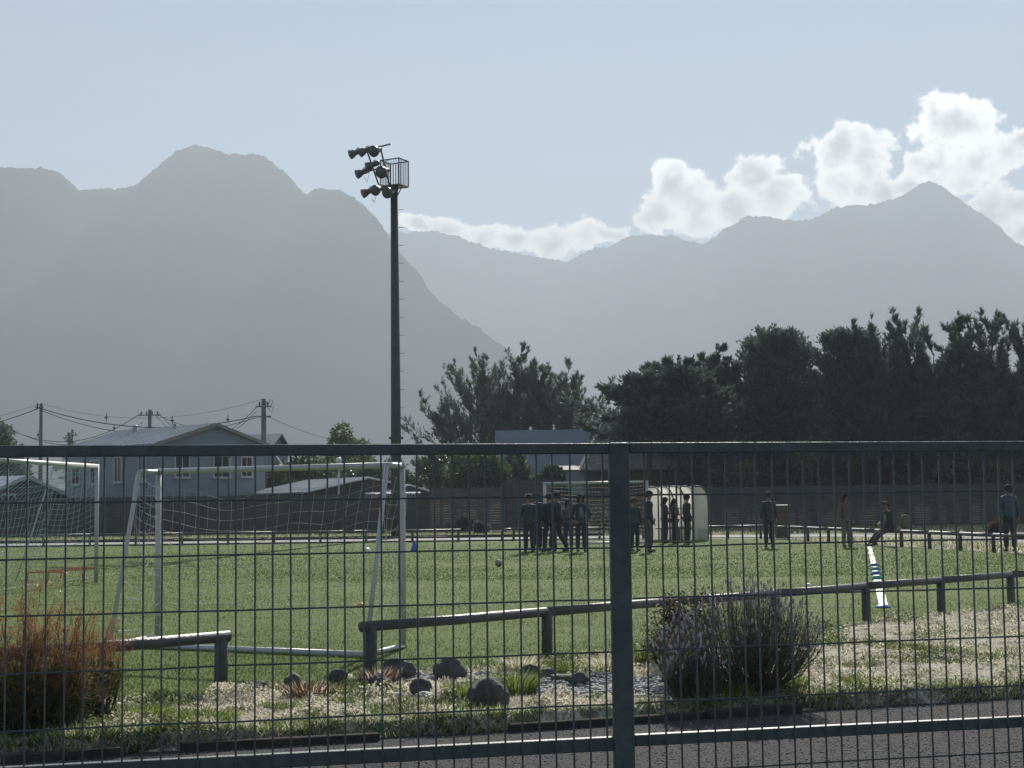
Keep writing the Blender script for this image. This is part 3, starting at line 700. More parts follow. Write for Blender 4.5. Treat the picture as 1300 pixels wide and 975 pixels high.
# ------------------------------------------------------------------ dugout
M_poly = mat('milky_polycarbonate', (0.82, 0.82, 0.78), 0.35, trans=.72, var=.08, scale=1.2)
M_fr = mat('grey_frame', (0.10, 0.11, 0.12), 0.5, metal=.3)
pf = at(862, 686, 58.6); pe = at(905, 686.5, 57.0)
def dugout():
    ax = Vector((1.30, -1.15, 0)).normalized(); out = Vector((-ax.y, ax.x, 0)); back = -out if (-out).x > 0 else out   # back points right and away
    back = Vector((.66, .75, 0)).normalized(); ax = Vector((.75, -.66, 0))
    o = at(880, 686.6, 57.2); Lh = 2.15; dep = 1.05; H = 2.1; rc = .62
    t = thing('dugout', 'curved translucent dugout shelter sheltering three people', 'shelter', o)
    prof = [(0.0, H)] + [(dep - rc + rc * sin(a), H - rc + rc * cos(a)) for a in np.linspace(0, pi / 2, 10)] + [(dep, .02)]
    f0 = Vector((0, 0, 0)); f1 = -ax * Lh
    def P(u, p): return f0.lerp(f1, u) + back * p[0] + Vector((0, 0, p[1]))
    nb = 4
    for k in range(nb):                                 # roof and back skin in sheets between the hoops
        mb = MB(); u_0, u_1 = k / nb + .006, (k + 1) / nb - .006
        vs = [P(u_0, p) for p in prof] + [P(u_1, p) for p in prof]; n_ = len(prof)
        mb.add(vs, [(i, i + 1, n_ + i + 1, n_ + i) for i in range(n_ - 1)]); s_ = mb.build('roof_sheet', M_poly, t, True)
        s_.modifiers.new('thick', 'SOLIDIFY').thickness = .008
    for u in (0.0, 1.0):
        mb = MB(); vs = [P(u, p) for p in prof] + [P(u, (0, .02))]; mb.add(vs, [tuple(range(len(vs)))]); s_ = mb.build('side_panel', M_poly, t); s_.modifiers.new('thick', 'SOLIDIFY').thickness = .008
    for k in range(nb + 1):
        MB().tube([P(k / nb, (0, .0)), P(k / nb, (0, H - .06))] + [P(k / nb, p) for p in prof], .032, 6).build('hoop', M_fr, t, True)
    for p in ((0, H), (dep, 1.25), (dep, .5)):
        MB().tube([P(0, p), P(1, p)], .02, 6).build('purlin', M_fr, t, True)
    MB().bar(P(.02, (.62, .45)), P(.98, (.62, .45)), .36, .04).build('seat', M_wood, t)
    for u in (.1, .5, .9): MB().bar(P(u, (.62, 0)), P(u, (.62, .43)), .05, .3).build('seat_leg', M_fr, t)
    lo = MB(); vs = [P(0, (.35, .05)), P(0, (.98, .05)), P(0, (.98, .42)), P(0, (.35, .42))]
    lo.add([v + ax * .02 for v in vs], [(0, 1, 2, 3)]); q = lo.build('kick_plate', mat('grey_metal_sheet', (.38, .38, .37), .4, var=.1), t); q.modifiers.new('thick', 'SOLIDIFY').thickness = .01
dugout()

# ------------------------------------------------------------------ floodlight mast
M_mast = mat('mast_steel', (0.045, 0.055, 0.060), 0.45, metal=.3, var=.15, scale=2)
M_lamp = mat('lamp_housing', (0.07, 0.08, 0.085), 0.4, metal=.4); M_glass = mat('lamp_glass', (0.20, 0.24, 0.26), 0.15, spec=.7)
YM = 68.0
mb0 = at(503.5, 681, YM); mast = thing('floodlight_mast', 'tall dark steel floodlight mast with caged platform and lamps', 'mast', (mb0.x, mb0.y, 0))
MO = Vector(mast.location)
def mp(px, py, Y=YM): return at(px, py, Y) - MO
ztop = mp(499, 238).z
MB().tube([(0, 0, -.3), (0, 0, 6), (0, 0, ztop)], [.245, .225, .175], 16).build('shaft', M_mast, mast, True)
zf = mp(502, 556).z; MB().lathe([(.34, zf - .05), (.34, zf + .05)], 12).build('flange', M_mast, mast)
MB().lathe([(.42, 0), (.42, .06), (.26, .08)], 12).build('base_plate', M_mast, mast)
k = 0; z = 2.6
while z < ztop - .4:
    MB().tube([(.15, 0, z), (.40, 0, z), (.40, 0, z + .035)], .011, 5).build('step', M_mast, mast); z += .84
# platform cage
cc0 = mp(501, 239); ang = R(28); cx = Vector((cos(ang), -sin(ang), 0)); cyv = Vector((sin(ang), cos(ang), 0)); hw, hd, ch = .50, .42, 1.28
cen = Vector((cc0.x, cc0.y, ztop))
rotc = Matrix((cx, cyv, Vector((0, 0, 1)))).transposed()
MB().box(cen + Vector((0, 0, .03)), (2 * hw, 2 * hd, .06), rotc).build('platform', M_mast, mast)
cor = [cen + cx * a * hw + cyv * b * hd for a, b in ((-1, -1), (1, -1), (1, 1), (-1, 1))]
MB().tube([Vector((.1, 0, ztop - .5)), cen + cx * hw * .8], .025, 6).build('brace', M_mast, mast)
for i in range(4):
    a, b = cor[i], cor[(i + 1) % 4]
    MB().bar(a + Vector((0, 0, .06)), a + Vector((0, 0, ch)), .05, .05).build('cage_post', M_mast, mast)
    d = (b - a).normalized() * .026
    MB().bar(a + d + Vector((0, 0, ch - .03)), b - d + Vector((0, 0, ch - .03)), .045, .045).build('cage_rail', M_mast, mast)
    nb = 7
    for j in range(1, nb):
        p = a.lerp(b, j / nb); MB().bar(p + Vector((0, 0, .06)), p + Vector((0, 0, ch - .05)), .022, .022).build('cage_bar', M_mast, mast)
# lamp frame: two leaning uprights, three arms, lamps
def fr(a, b, w, nm): MB().bar(a, b, w, w).build(nm, M_mast, mast)
fr(mp(466.5, 193.5, 68.6), mp(482.5, 239.5, 68.6), .075, 'upright'); fr(mp(483.5, 190, 67.6), mp(495, 238, 67.6), .075, 'upright')
arms = [(mp(446, 195.5, 69.6), mp(495, 182.6, 67.0)), (mp(454, 220.5, 69.4), mp(487, 212, 67.4)), (mp(462, 246, 69.4), mp(497, 237, 67.4))]
for a, b in arms: fr(a + Vector((0, .06, 0)), b + Vector((0, .06, 0)), .06, 'arm')
def flood(p, aim, r, hang=0.0):
    aim = Vector(aim).normalized()
    body = MB().lathe([(.0, -.36), (.10, -.36), (.13, -.30), (.13, -.10), (r * .55, -.02), (r * .85, .10), (r, .24), (r * 1.03, .25), (r * 1.03, .28)], 16, p, aim).build('floodlight', M_lamp, mast, True)
    MB().lathe([(.0, .262), (r * .98, .262)], 16, p, aim).build('lens', M_glass, body)
    s = aim.cross(Vector((0, 0, 1))).normalized()
    MB().tube([p + s * .16 - aim * .15, p + s * .18 + Vector((0, 0, .18)) - aim * .1, p - s * .18 + Vector((0, 0, .18)) - aim * .1, p - s * .16 - aim * .15], .018, 5).build('bracket', M_mast, body)
A1 = (-.86, -.35, -.42); A2 = (-.45, -.85, -.35)
for (px, py, Y, A, r) in [(451, 194, 69.4, A1, .22), (463.5, 191.5, 68.8, A1, .22), (478, 191, 67.8, A2, .27), (459.5, 219, 69.2, A1, .22), (472.5, 209.5, 68.6, A1, .22), (487.5, 217.5, 67.4, A2, .29),
                      (467, 243.5, 69.2, A1, .22), (480, 240.5, 68.4, A2, .25), (495, 243.5, 67.2, A2, .26)]:
    flood(mp(px, py, Y), A, r)
for (p, q_, sg) in [((470, 213), (462, 224), .5), ((478, 247), (472, 252), .3), ((484, 196), (493, 203), .25)]:
    a, b = mp(*p, 68.5), mp(*q_, 68.5); mid = (a + b) / 2 - Vector((0, 0, sg)); MB().tube([a, a.lerp(mid, .6), mid, b.lerp(mid, .6), b], .012, 4).build('cable', M_mast, mast)
# ------------------------------------------------------------------ boards and houses behind the pitch
M_bfence = mat('dark_board', (0.048, 0.046, 0.044), 0.8, col2=(0.085, 0.080, 0.074), scale=1.2, bump=.3, stretch=(1, 1, 6))
M_bfence2 = mat('brown_board', (0.085, 0.068, 0.052), 0.8, col2=(0.14, 0.115, 0.09), scale=1.2, bump=.3, stretch=(1, 1, 6))
def board_fence(label, x0, x1, Y, H, horizontal, M, gap=.012, dy=0.0):
    t = thing('board_fence', label, 'fence', (x0, Y, 0)); n = max(1, round((x1 - x0) / 2.4)); w = (x1 - x0) / n
    for k in range(n):
        mb = MB(); yy = dy * k / n
        if horizontal:
            z = .06
            while z < H - .08:
                hh = .135; mb.box((k * w + w / 2, yy + random.uniform(-.006, .006), z + hh / 2), (w - .05, .022, hh - gap)); z += hh
        else:
            m_ = int(w / .15); bw = (w - .04) / m_
            for i in range(m_):
                h2 = H + random.uniform(-.02, .02); mb.box((k * w + .02 + bw * (i + .5), yy + random.uniform(-.006, .006), h2 / 2 + .03), (bw - gap * .6, .022, h2 - .06))
        mb.build('panel', M, t)
        MB().box((k * w, yy + .06, H / 2 - .1), (.09, .09, H + .12)).build('post', M, t)
    return t
def X(px, Y): return at(px, 660, Y).x
board_fence('dark vertical board fence behind the far railing and the small sheds', X(-90, 80), X(545, 80), 80, 2.1, False, M_bfence)
board_fence('brown horizontal slat fence below the leafy shrubs', X(547, 80), X(640, 80), 79.6, 2.35, True, M_bfence2, .007)
board_fence('tall dark board fence before the blue roofed house', X(642, 80), X(708, 80), 79.9, 2.75, False, M_bfence)
board_fence('weathered slat fence behind the far goal net', X(709, 80), X(835, 80), 79.7, 1.9, True, M_bfence2, .008)
board_fence('dark horizontal slat fence under the right hand conifers', X(836, 80), X(1420, 80), 79.8, 2.3, True, M_bfence, .005)

M_glz = mat('window_glass', (0.03, 0.035, 0.04), 0.12, spec=.8); M_wfr = mat('white_frame', (.45, .47, .48), .5)
def house(name, label, apex, rdir, L, w, ridge, eave, M_wall, M_roof, over=.3, wins=(), cat='house', hip=0.0, corr=False, gable_trim=None):
    """apex: xy under the front end of the ridge; rdir: plan direction of the ridge from there; local x across, y along the ridge"""
    rd = Vector(rdir).normalized(); rz = atan2(rd.y, rd.x) - pi / 2
    t = thing(name, label, cat, (apex[0], apex[1], 0), rz)
    eave_w = eave
    mb = MB(); s = [(-w, 0, 0), (w, 0, 0), (w, L, 0), (-w, L, 0)]; tp = [(x, y, eave_w) for x, y, _ in s]
    vs = s + tp + [(0, hip, ridge), (0, L - hip, ridge)]
    fs_ = [(0, 1, 5, 4), (1, 2, 6, 5), (2, 3, 7, 6), (3, 0, 4, 7)]
    if hip == 0: fs_ += [(4, 5, 8), (6, 7, 9)]
    mb.add(vs, fs_).build('wall', M_wall, t)
    sl = (ridge - eave) / w; th = .09; o = over; roof = MB()
    def plane(pts):
        q = [Vector(p) for p in pts]; n = (q[1] - q[0]).cross(q[2] - q[0]).normalized(); n = n if n.z > 0 else -n
        a = [p + n * .03 for p in q]; b = [p + n * (.03 + th) for p in q]; k = len(q)
        roof.add(a + b, [tuple(range(k))[::-1], tuple(range(k, 2 * k))] + [(i, (i + 1) % k, k + (i + 1) % k, k + i) for i in range(k)])
    if hip == 0:
        for sx in (-1, 1): plane([(0, -o, ridge), (sx * (w + o), -o, eave - o * sl), (sx * (w + o), L + o, eave - o * sl), (0, L + o, ridge)])
        if corr:                                          # standing ribs of the sheet metal
            y = -o + .3
            while y < L + o - .1:
                for sx in (-1, 1): roof.bar((sx * .02, y, ridge + .14), (sx * (w + o), y, eave - o * sl + .14), .035, .04)
                y += .6
    else:
        for sx in (-1, 1): plane([(0, hip, ridge), (sx * (w + o), -o, eave - o * sl), (sx * (w + o), L + o, eave - o * sl), (0, L - hip, ridge)])
        for yy, s2 in ((0, -1), (L, 1)): plane([(0, hip if yy == 0 else L - hip, ridge), (-(w + o), yy + s2 * o, eave - o * sl), (w + o, yy + s2 * o, eave - o * sl)])
    roof.build('roof', M_roof, t)
    if gable_trim:
        for yy in (-o - .012,):
            for sx in (-1, 1): MB().bar((sx * .01, yy, ridge + .05), (sx * (w + o), yy, eave - o * sl + .05), .03, .2).build('barge_board', gable_trim, t)
    for (face, a, z, ww, hh) in wins:                     # face: 'f' front gable, 'l' the -x side, 'r' the +x side, 'b' back
        if face == 'f': c, ex, n = Vector((a, 0, z)), Vector((1, 0, 0)), Vector((0, -1, 0))
        elif face == 'l': c, ex, n = Vector((-w, a, z)), Vector((0, 1, 0)), Vector((-1, 0, 0))
        else: c, ex, n = Vector((w, a, z)), Vector((0, 1, 0)), Vector((1, 0, 0))
        rot = Matrix((ex, n, Vector((0, 0, 1)))).transposed()
        f = MB()
        for sx in (-1, 1): f.box(c + ex * sx * ww / 2 + n * .03, (.09, .07, hh + .09), rot)
        for sz in (-1, 1): f.box(c + Vector((0, 0, sz * hh / 2)) + n * .03, (ww - .09, .07, .09), rot)
        f.box(c + n * .03, (.05, .05, hh - .09), rot)
        fo = f.build('window', M_wfr, t)
        MB().box(c + n * .012, (ww - .09, .02, hh - .09), rot).build('pane', M_glz, fo)
        MB().box(c + Vector((0, 0, -hh / 2 - .07)) + n * .06, (ww + .2, .14, .04), rot).build('sill', M_wfr, fo)
    return t
M_bluewall = mat('pale_blue_siding', (0.21, 0.26, 0.31), 0.7, var=.08, scale=1.5, bump=.25, stretch=(.3, .3, 8))
M_groof = mat('grey_metal_roof', (0.30, 0.34, 0.38), 0.42, metal=.25, var=.12, scale=.8)
M_groof2 = mat('silver_metal_roof', (0.64, 0.65, 0.65), 0.33, metal=.45, var=.12, scale=.8)
M_dwall = mat('dark_shed_wall', (0.06, 0.055, 0.05), .8, var=.2, scale=2)
M_blueroof = mat('slate_blue_roof', (0.10, 0.13, 0.17), 0.55, var=.10, scale=1.0)
M_tan = mat('tan_wall', (0.26, 0.24, 0.21), .8, var=.1, scale=2)
M_bwall = mat('brown_log_wall', (0.060, 0.042, 0.030), .8, col2=(.10, .07, .05), scale=1.5, bump=.4, stretch=(.3, .3, 7))
M_shingle = mat('grey_shingle', (0.16, 0.15, 0.15), .75, col2=(.27, .25, .24), scale=5, bump=.5, bscale=20)
def axz(px, py, Y): p = at(px, py, Y); return p
p = axz(271, 538, 88)
h1 = house('house', 'pale blue house with low grey gable roof behind the power lines', (p.x, p.y), (-.73, .69), 10.0, 3.8, p.z - .1, p.z - 1.25, M_bluewall, M_groof, .35, corr=True, gable_trim=M_tan,
      wins=[('f', -2.2, 3.9, 1.0, 1.3), ('f', .6, 3.9, 1.2, 1.3), ('f', 2.4, 3.9, .8, 1.2), ('l', 1.6, 3.8, .8, 1.5), ('l', 4.2, 3.8, .8, 1.5), ('l', 6.8, 3.7, 1.0, 1.4), ('l', 9.0, 3.7, .9, 1.4)])
MB().lathe([(.16, 5.9), (.16, 6.55), (.22, 6.58), (.22, 6.64), (.0, 6.74)], 10, (-.6, 7.5, 0)).build('roof_vent', M_groof, h1)
MB().box((-.3, 3.6, 6.4), (.14, .14, .4)).build('flue', M_groof, h1)
p = axz(330, 553, 100)
house('house', 'dark blue roofed house peeping out right of the pale blue gable', (p.x + 1.2, 100), (-1, .12), 6, 2.6, p.z, p.z - 1.1, M_bluewall, M_blueroof, .3)
p = axz(467, 606, 84)
house('shed', 'dark shed with sunlit silver gable roof behind the near goal', (p.x, p.y), (-.475, .88), 9.5, 3.7, p.z - .1, p.z - .85, M_dwall, M_groof2, .25, cat='shed', corr=True)
p = axz(519, 615, 84); house('shed', 'small dark shed with bright roof right of the near goal post', (p.x, p.y), (-.3, .95), 4, 1.3, p.z - .1, p.z - .5, M_dwall, M_groof2, .15, cat='shed')
p = axz(500, 630, 82.5); house('shed', 'low lean-to with pale roof against the dark board fence', (p.x + 1.4, p.y), (-1, .1), 2.9, 1.0, p.z + .12, p.z - .2, M_dwall, M_groof2, .1, cat='shed')
p = axz(30, 604, 84)
house('house', 'dark low house with pale roof edge behind the blue-green net', (p.x, p.y), (-.9, .43), 8, 4.3, p.z - .1, p.z - 1.5, M_dwall, M_groof, .3, gable_trim=M_wfr, wins=[('f', -1.2, 1.9, 1, .9)])
p = axz(12, 580, 96); house('house', 'small house with a sunlit white metal roof behind the big goal', (p.x - 3, p.y), (-1, .05), 9, 3.5, p.z + .2, p.z - .7, M_tan, M_groof2, .3)
p = axz(745, 547, 100); q = axz(634, 547, 100)
house('house', 'house with a broad slate blue roof below the middle cypresses', (p.x, p.y), (-1, .0), p.x - q.x, 5.0, p.z, 3.1, M_bluewall, M_blueroof, .3)
p = axz(742, 596, 88); q = axz(712, 596, 88)
house('shed', 'pale blue garden room with tall panes left of the brown cottage', ((p.x), p.y + 1.4), (-1, 0), p.x - q.x, 1.2, p.z + .15, p.z - .1, mat('pale_blue_wall', (.36, .45, .50), .7), M_shingle, .1, cat='shed', wins=[('r', .5, 2.6, .6, 1.2), ('r', 1.2, 2.6, .5, 1.2)])
p = axz(748, 590, 86); q = axz(878, 590, 86)
cot = house('cottage', 'brown timber cottage with grey shingle roof behind the dugout', (q.x, p.y + 2.6), (-1, 0), q.x - p.x, 2.6, axz(765, 537, 88.6).z, p.z + .05, M_bwall, M_shingle, .45, cat='cottage', hip=1.0)
g = at(742, 594, 85.6); g2 = at(765, 537, 88.0)
bb = MB().bar((g.x, g.y, g.z), (g2.x, g2.y, g2.z), .07, .2, .01).build('barge_board', M_wfr, cot)
bb.matrix_parent_inverse = (Matrix.Translation(cot.location) @ Matrix.Rotation(cot.rotation_euler.z, 4, 'Z')).inverted()

# ------------------------------------------------------------------ utility poles and wires
M_conc = mat('pole_concrete', (0.16, 0.16, 0.16), .85, var=.15, scale=2); M_wire = mat('black_cable', (.03, .03, .032), .6); M_ins = mat('insulator', (.10, .08, .07), .4)
def utility(px, ytop, Y, label, w, arms):
    p = at(px, ytop, Y); t = thing('utility_pole', label, 'utility pole', (p.x, p.y, 0), 0, 'utility poles in the village')
    MB().tube([(0, 0, -.3), (0, 0, p.z)], [w * 1.35, w], 10).build('shaft', M_conc, t, True)
    for (dz, x0, x1, n, rise) in arms:
        MB().bar((x0, -.18, p.z - dz), (x1, -.18, p.z - dz + rise), .09, .10).build('crossarm', M_conc, t)
        for k in range(n):
            x = x0 + (x1 - x0) * (k + .5) / n
            MB().lathe([(.035, 0), (.04, .06), (.075, .08), (.05, .14), (.07, .17), (.03, .26), (0, .28)], 8, (x, -.18, p.z - dz + .05 + rise * (k + .5) / n)).build('insulator', M_ins, t, True)
    return t, p
u1, U1 = utility(52.5, 513, 100, 'slim concrete power pole standing alone left of the pale blue house', .12, [(.25, -.35, .2, 2, 0)])
u2, U2 = utility(190.5, 520, 116, 'power pole with short crossarm behind the pale blue roof', .15, [(.45, -.85, .85, 4, 0)])
u3, U3 = utility(335, 506.5, 95, 'thick concrete power pole with looping cables right of the blue gable', .16, [(.5, -.5, .5, 2, 0), (1.15, -.35, .5, 1, 0)])
MB().tube([(.5, -.18, U3.z - .5), (.62, -.18, U3.z - .1), (.45, -.18, U3.z + .0), (.3, -.18, U3.z - .4)], .02, 5).build('jumper', M_wire, u3)
MB().tube([(.3, -.18, U3.z - .6), (.55, -.18, U3.z - .85), (.66, -.18, U3.z - .5)], .02, 5).build('jumper', M_wire, u3)
u4, U4 = utility(1.5, 544, 118, 'distant power pole with crossarm beside the dark round tree', .13, [(.2, -.2, 1.1, 4, 0)])
u5, U5 = utility(88, 549, 150, 'distant transformer pole with two uprights seen above the fence', .16, [(.3, -.3, .9, 3, 0)])
def cable(a, b, sag, r, label, grp='power cables'):
    a, b = Vector(a), Vector(b); pts = [a.lerp(b, i / 20) - Vector((0, 0, sag * 4 * (i / 20) * (1 - i / 20))) for i in range(21)]
    return tag(MB().tube(pts, r, 5, False).build('power_cable', M_wire), label, 'cable', grp)
c = lambda p, dx, dz: (p.x + dx, p.y - .18, p.z + dz)
cable(at(-150, 562, 104), c(U1, 0, -.25), .5, .030, 'thick cable leaving the slim lone pole away from the house')
cable(at(-150, 550, 104), c(U1, 0, .0), .4, .012, 'thin top wire leaving the slim lone pole away from the house')
cable(c(U1, 0, -.3), c(U3, -.4, -1.1), 1.0, .030, 'thick cable sagging between the slim pole and the thick pole')
cable(c(U1, .1, -.45), c(U3, -.3, -1.15), 1.35, .022, 'lower cable sagging between the slim pole and the thick pole')
cable(c(U1, .1, .0), c(U3, 0, .0), 1.1, .010, 'thin top wire between the slim pole and the thick pole')
cable(c(U4, .6, .0), c(U2, -.7, -.3), 1.6, .026, 'cable sagging from the distant pole up to the roof pole')
cable(c(U4, .9, -.1), c(U2, -.5, -1.0), 1.5, .022, 'lower cable from the distant pole to the roof pole')
cable(c(U2, .6, -.35), at(262, 541, 106), .35, .022, 'cable running down from the roof pole to the ridge')
cable(c(U2, .8, -.35), c(U3, -.4, -.5), 2.0, .022, 'cable from the roof pole up to the thick pole')
cable(c(U2, .4, -.35), c(U3, -.45, -.8), 2.1, .018, 'inner cable from the roof pole up to the thick pole')
cable(c(U3, .3, -1.15), at(540, 552, 120), 1.2, .014, 'thin cable running from the thick pole past the mast')
for (px, py, Y, lab) in [(135, 530, 98.4, 'cable spacer on the span near the slim pole'), (145, 543, 117, 'cable spacer on the span climbing to the roof pole'), (219, 533.5, 96.9, 'cable spacer above the house ridge'), (289.5, 532, 95.7, 'cable spacer nearest the thick pole'), (48.5, 552, 118, 'cable spacer beside the slim pole')]:
    p = at(px, py, Y); t = thing('cable_spacer', lab, 'spacer', p, 0, 'cable spacers'); MB().lathe([(.0, -.3), (.03, -.28), (.03, .28), (0, .3)], 6).build('rod', M_wire, t); MB().lathe([(.0, -.10), (.13, -.02), (.13, .02), (0, .10)], 8).build('clamp', M_wire, t)

# street lamps
def lamp(px, pyt, Y, label, globe):
    p = at(px, pyt, Y); t = thing('street_lamp', label, 'lamp', (p.x, p.y, 0))
    MB().tube([(0, 0, -.2), (0, 0, p.z)], [.06, .045], 8).build('pole', M_white if globe else M_mast, t, True)
    if globe: MB().lathe([(0, p.z - .02)] + [(.18 * sin(a), p.z + .16 - .18 * cos(a)) for a in np.linspace(.4, pi, 8)], 12).build('globe', M_wpl, t, True)
    else:
        MB().tube([(0, 0, p.z), (.15, -.1, p.z + .08)], .035, 6).build('arm', M_mast, t); MB().box((.25, -.12, p.z + .09), (.5, .22, .09), None, .03).build('head', mat('lamp_alu', (.7, .7, .7), .3, metal=.4), t)
lamp(430, 588, 82.5, 'white globe lamp on a white post behind the silver roofed shed', True)
lamp(290, 581, 82.0, 'dark lamp post with bright flat head before the pale blue house', False)
t = MB().bar(at(348, 575, 86), at(362, 596, 85.5), .07, .07).build('guy_wire', M_wfr); tag(t, 'pale slanting guy wire right of the pale blue house', 'guy wire')

# ------------------------------------------------------------------ trees and shrubs
M_bark = mat('bark', (0.055, 0.044, 0.035), .9, var=.3, scale=4, bump=.6)
M_con1 = mat('conifer_green', (0.108, 0.138, 0.105), .6, trans=.45, var=.3, scale=.5)
M_con2 = mat('conifer_dark', (0.088, 0.112, 0.098), .65, trans=.40, var=.3, scale=.5)
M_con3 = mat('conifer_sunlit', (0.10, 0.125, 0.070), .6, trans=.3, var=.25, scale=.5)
M_leaf1 = mat('leaf_light', (0.12, 0.16, 0.055), .5, trans=.5, var=.3, scale=.6); M_leaf2 = mat('leaf_mid', (0.06, 0.09, 0.035), .5, trans=.4, var=.3, scale=.6)
def conifer(label, px, pytop, Y, Rad, nb, ns, prof, rise, curve, spray=(.5, .12), mats=(M_con1, M_con2), lean=0.0, tiprise=.5, jitter=.35, group='conifers behind the pitch', seedtop=True, name='conifer', zmin=.06, feather=0, clampr=.20, blen=.34):
    """feather: branchlets per bough (plumes that point along the bough); 0 gives a dense bough of short sprays"""
    p = at(px, pytop, Y); H = p.z; t = thing(name, label, 'tree', (p.x, p.y, 0), 0, group)
    mb = MB(); mb.tube([(0, 0, -.3), (lean * .3, 0, H * .4), (lean * .85, 0, H * (.96 if clampr < .3 else .80))], [.10 + H * .018, .06 + H * .012, .02], 8)
    Ps = []; Ds = []; Ls = []; Ws = []
    tt = np.sort(rng.random(nb)) ** .85 * .97 + .02; ph = rng.random() * 6
    Zu = np.array([0, 0, 1.0])
    for k in range(nb):
        t_ = tt[k]; z0 = H * (zmin + (1 - zmin) * t_); a = rng.random() * 2 * pi
        la = min(1, jitter / .35); lob = 1 + la * (.22 * sin(a * 3 + ph + t_ * 9) + .16 * sin(a * 2 - t_ * 17 + ph))
        Lb = max(.2, Rad * prof(t_) * lob * (1 + jitter * (rng.random() * 2 - 1))); rs = rise(t_) + rng.normal() * .14
        o = np.array([lean * t_, 0, z0]); d = np.array([cos(a), sin(a), rs]); cv = curve(t_)
        z_end = z0 + Lb * (rs + cv)
        zc = H * (1 - clampr * rng.random() ** .8)
        if z_end > zc: o[2] -= z_end - zc
        pos = lambda s: o + d * (s * Lb)[:, None] + Zu * (cv * Lb * s ** 2)[:, None]
        s = np.linspace(.0, 1, 5); mb.tube([tuple(q) for q in pos(s)], [.035 + .012 * Lb, .03, .022, .014, .006], 3, False)
        if feather:
            m_ = max(4, int(feather * (Lb / Rad + .35))); s = .18 + .82 * rng.random(m_) ** .8; P0 = pos(s); T = unit(d + Zu * (2 * cv * s)[:, None])
            bd = unit(T + rng.normal(size=(m_, 3)) * np.array([.5, .5, .3]) + Zu * (tiprise * (.3 + .7 * s))[:, None]); bl = (.20 + blen * Lb * (1.15 - s)) * (.6 + .8 * rng.random(m_))
            n = m_ * ns; i = np.repeat(np.arange(m_), ns); v = rng.random(n)
            P = P0[i] + bd[i] * (v * bl[i])[:, None] + rng.normal(size=(n, 3)) * .035
            D = unit(bd[i] + rng.normal(size=(n, 3)) * .33 + Zu * .15); l = spray[0] * (.5 + .8 * rng.random(n)) * (1.15 - .5 * v); w = spray[1] * (.6 + .8 * rng.random(n))
        else:
            n = max(5, int(ns * (Lb / Rad + .25))); s = .12 + .88 * rng.random(n) ** .75; P = pos(s); tang = unit(d + Zu * (2 * cv * s)[:, None])
            P = P + rng.normal(size=(n, 3)) * (.10 + .09 * Lb * (1 - s * .7))[:, None] * np.array([1, 1, .5])
            D = unit(tang + rng.normal(size=(n, 3)) * .5 + Zu * (tiprise * s)[:, None]); l = spray[0] * (.5 + .8 * rng.random(n)) * (1.1 - .35 * s); w = spray[1] * (.6 + .8 * rng.random(n))
        Ps.append(P); Ds.append(D); Ls.append(l); Ws.append(w)
    if seedtop:
        n = 90 if clampr < .3 else 0; v = rng.random(n); P = np.stack([rng.normal(size=n) * .05 + lean, rng.normal(size=n) * .05, H * (.90 + .10 * v)], 1)
        Ps.append(P); Ds.append(unit(np.stack([rng.normal(size=n) * .6, rng.normal(size=n) * .6, np.ones(n)], 1))); Ls.append(spray[0] * (1 - .6 * v)); Ws.append(spray[1] * .7 * np.ones(n))
    mb.build('trunk', M_bark, t)
    P, D, L, W = map(np.concatenate, (Ps, Ds, Ls, Ws))
    V, F = leaves(P, D, W, L)
    npmesh('crown', V, F, list(mats), t, mi=(rng.random(len(F)) * len(mats)).astype(int))
    return t
cone = lambda t: (1 - t) ** .75
dome = lambda t: sqrt(max(0, 1 - max(0, (t - .45) / .58) ** 2)) if t > .45 else .85 + .33 * t
wide = lambda t: (.55 + .9 * t if t < .3 else .82 + .2 * sin((t - .3) * 5)) * (1 - t) ** .55
# middle group: feathery cypresses with upswept wind-blown tips
SP = (.62, .11)
for (px, py, Y, Rd, ln, lab) in [(607, 445, 112, 3.4, .5, 'broad feathery cypress with wispy tips leaning over the slat fence'), (642, 436, 114, 2.6, 1.2, 'tall cypress with the highest wind-bent tip in the middle group'),
                                 (682, 447, 113, 2.0, .1, 'narrow cypress with a thin spire above the blue roof'), (717, 456, 112, 2.9, .3, 'rounder cypress at the end of the middle group beside the gap')]:
    conifer(lab, px, py, Y, Rd, 120, 12, lambda t: (1 - t) ** .55 * (.75 + .5 * sin(t * 3)), lambda t: .2 + .9 * t, lambda t: .5, (.42, .055), (M_con1, M_con2, M_con1, M_con3), ln, .55, .45, feather=18, clampr=.35, blen=.22)
conifer('low ragged cypress bough spreading left of the middle group', 578, 505, 110, 2.9, 60, 9, lambda t: (1 - t) ** .5, lambda t: .1 + .5 * t, lambda t: .35, (.42, .075), (M_con1, M_con2), -.6, .4, .5, feather=15)
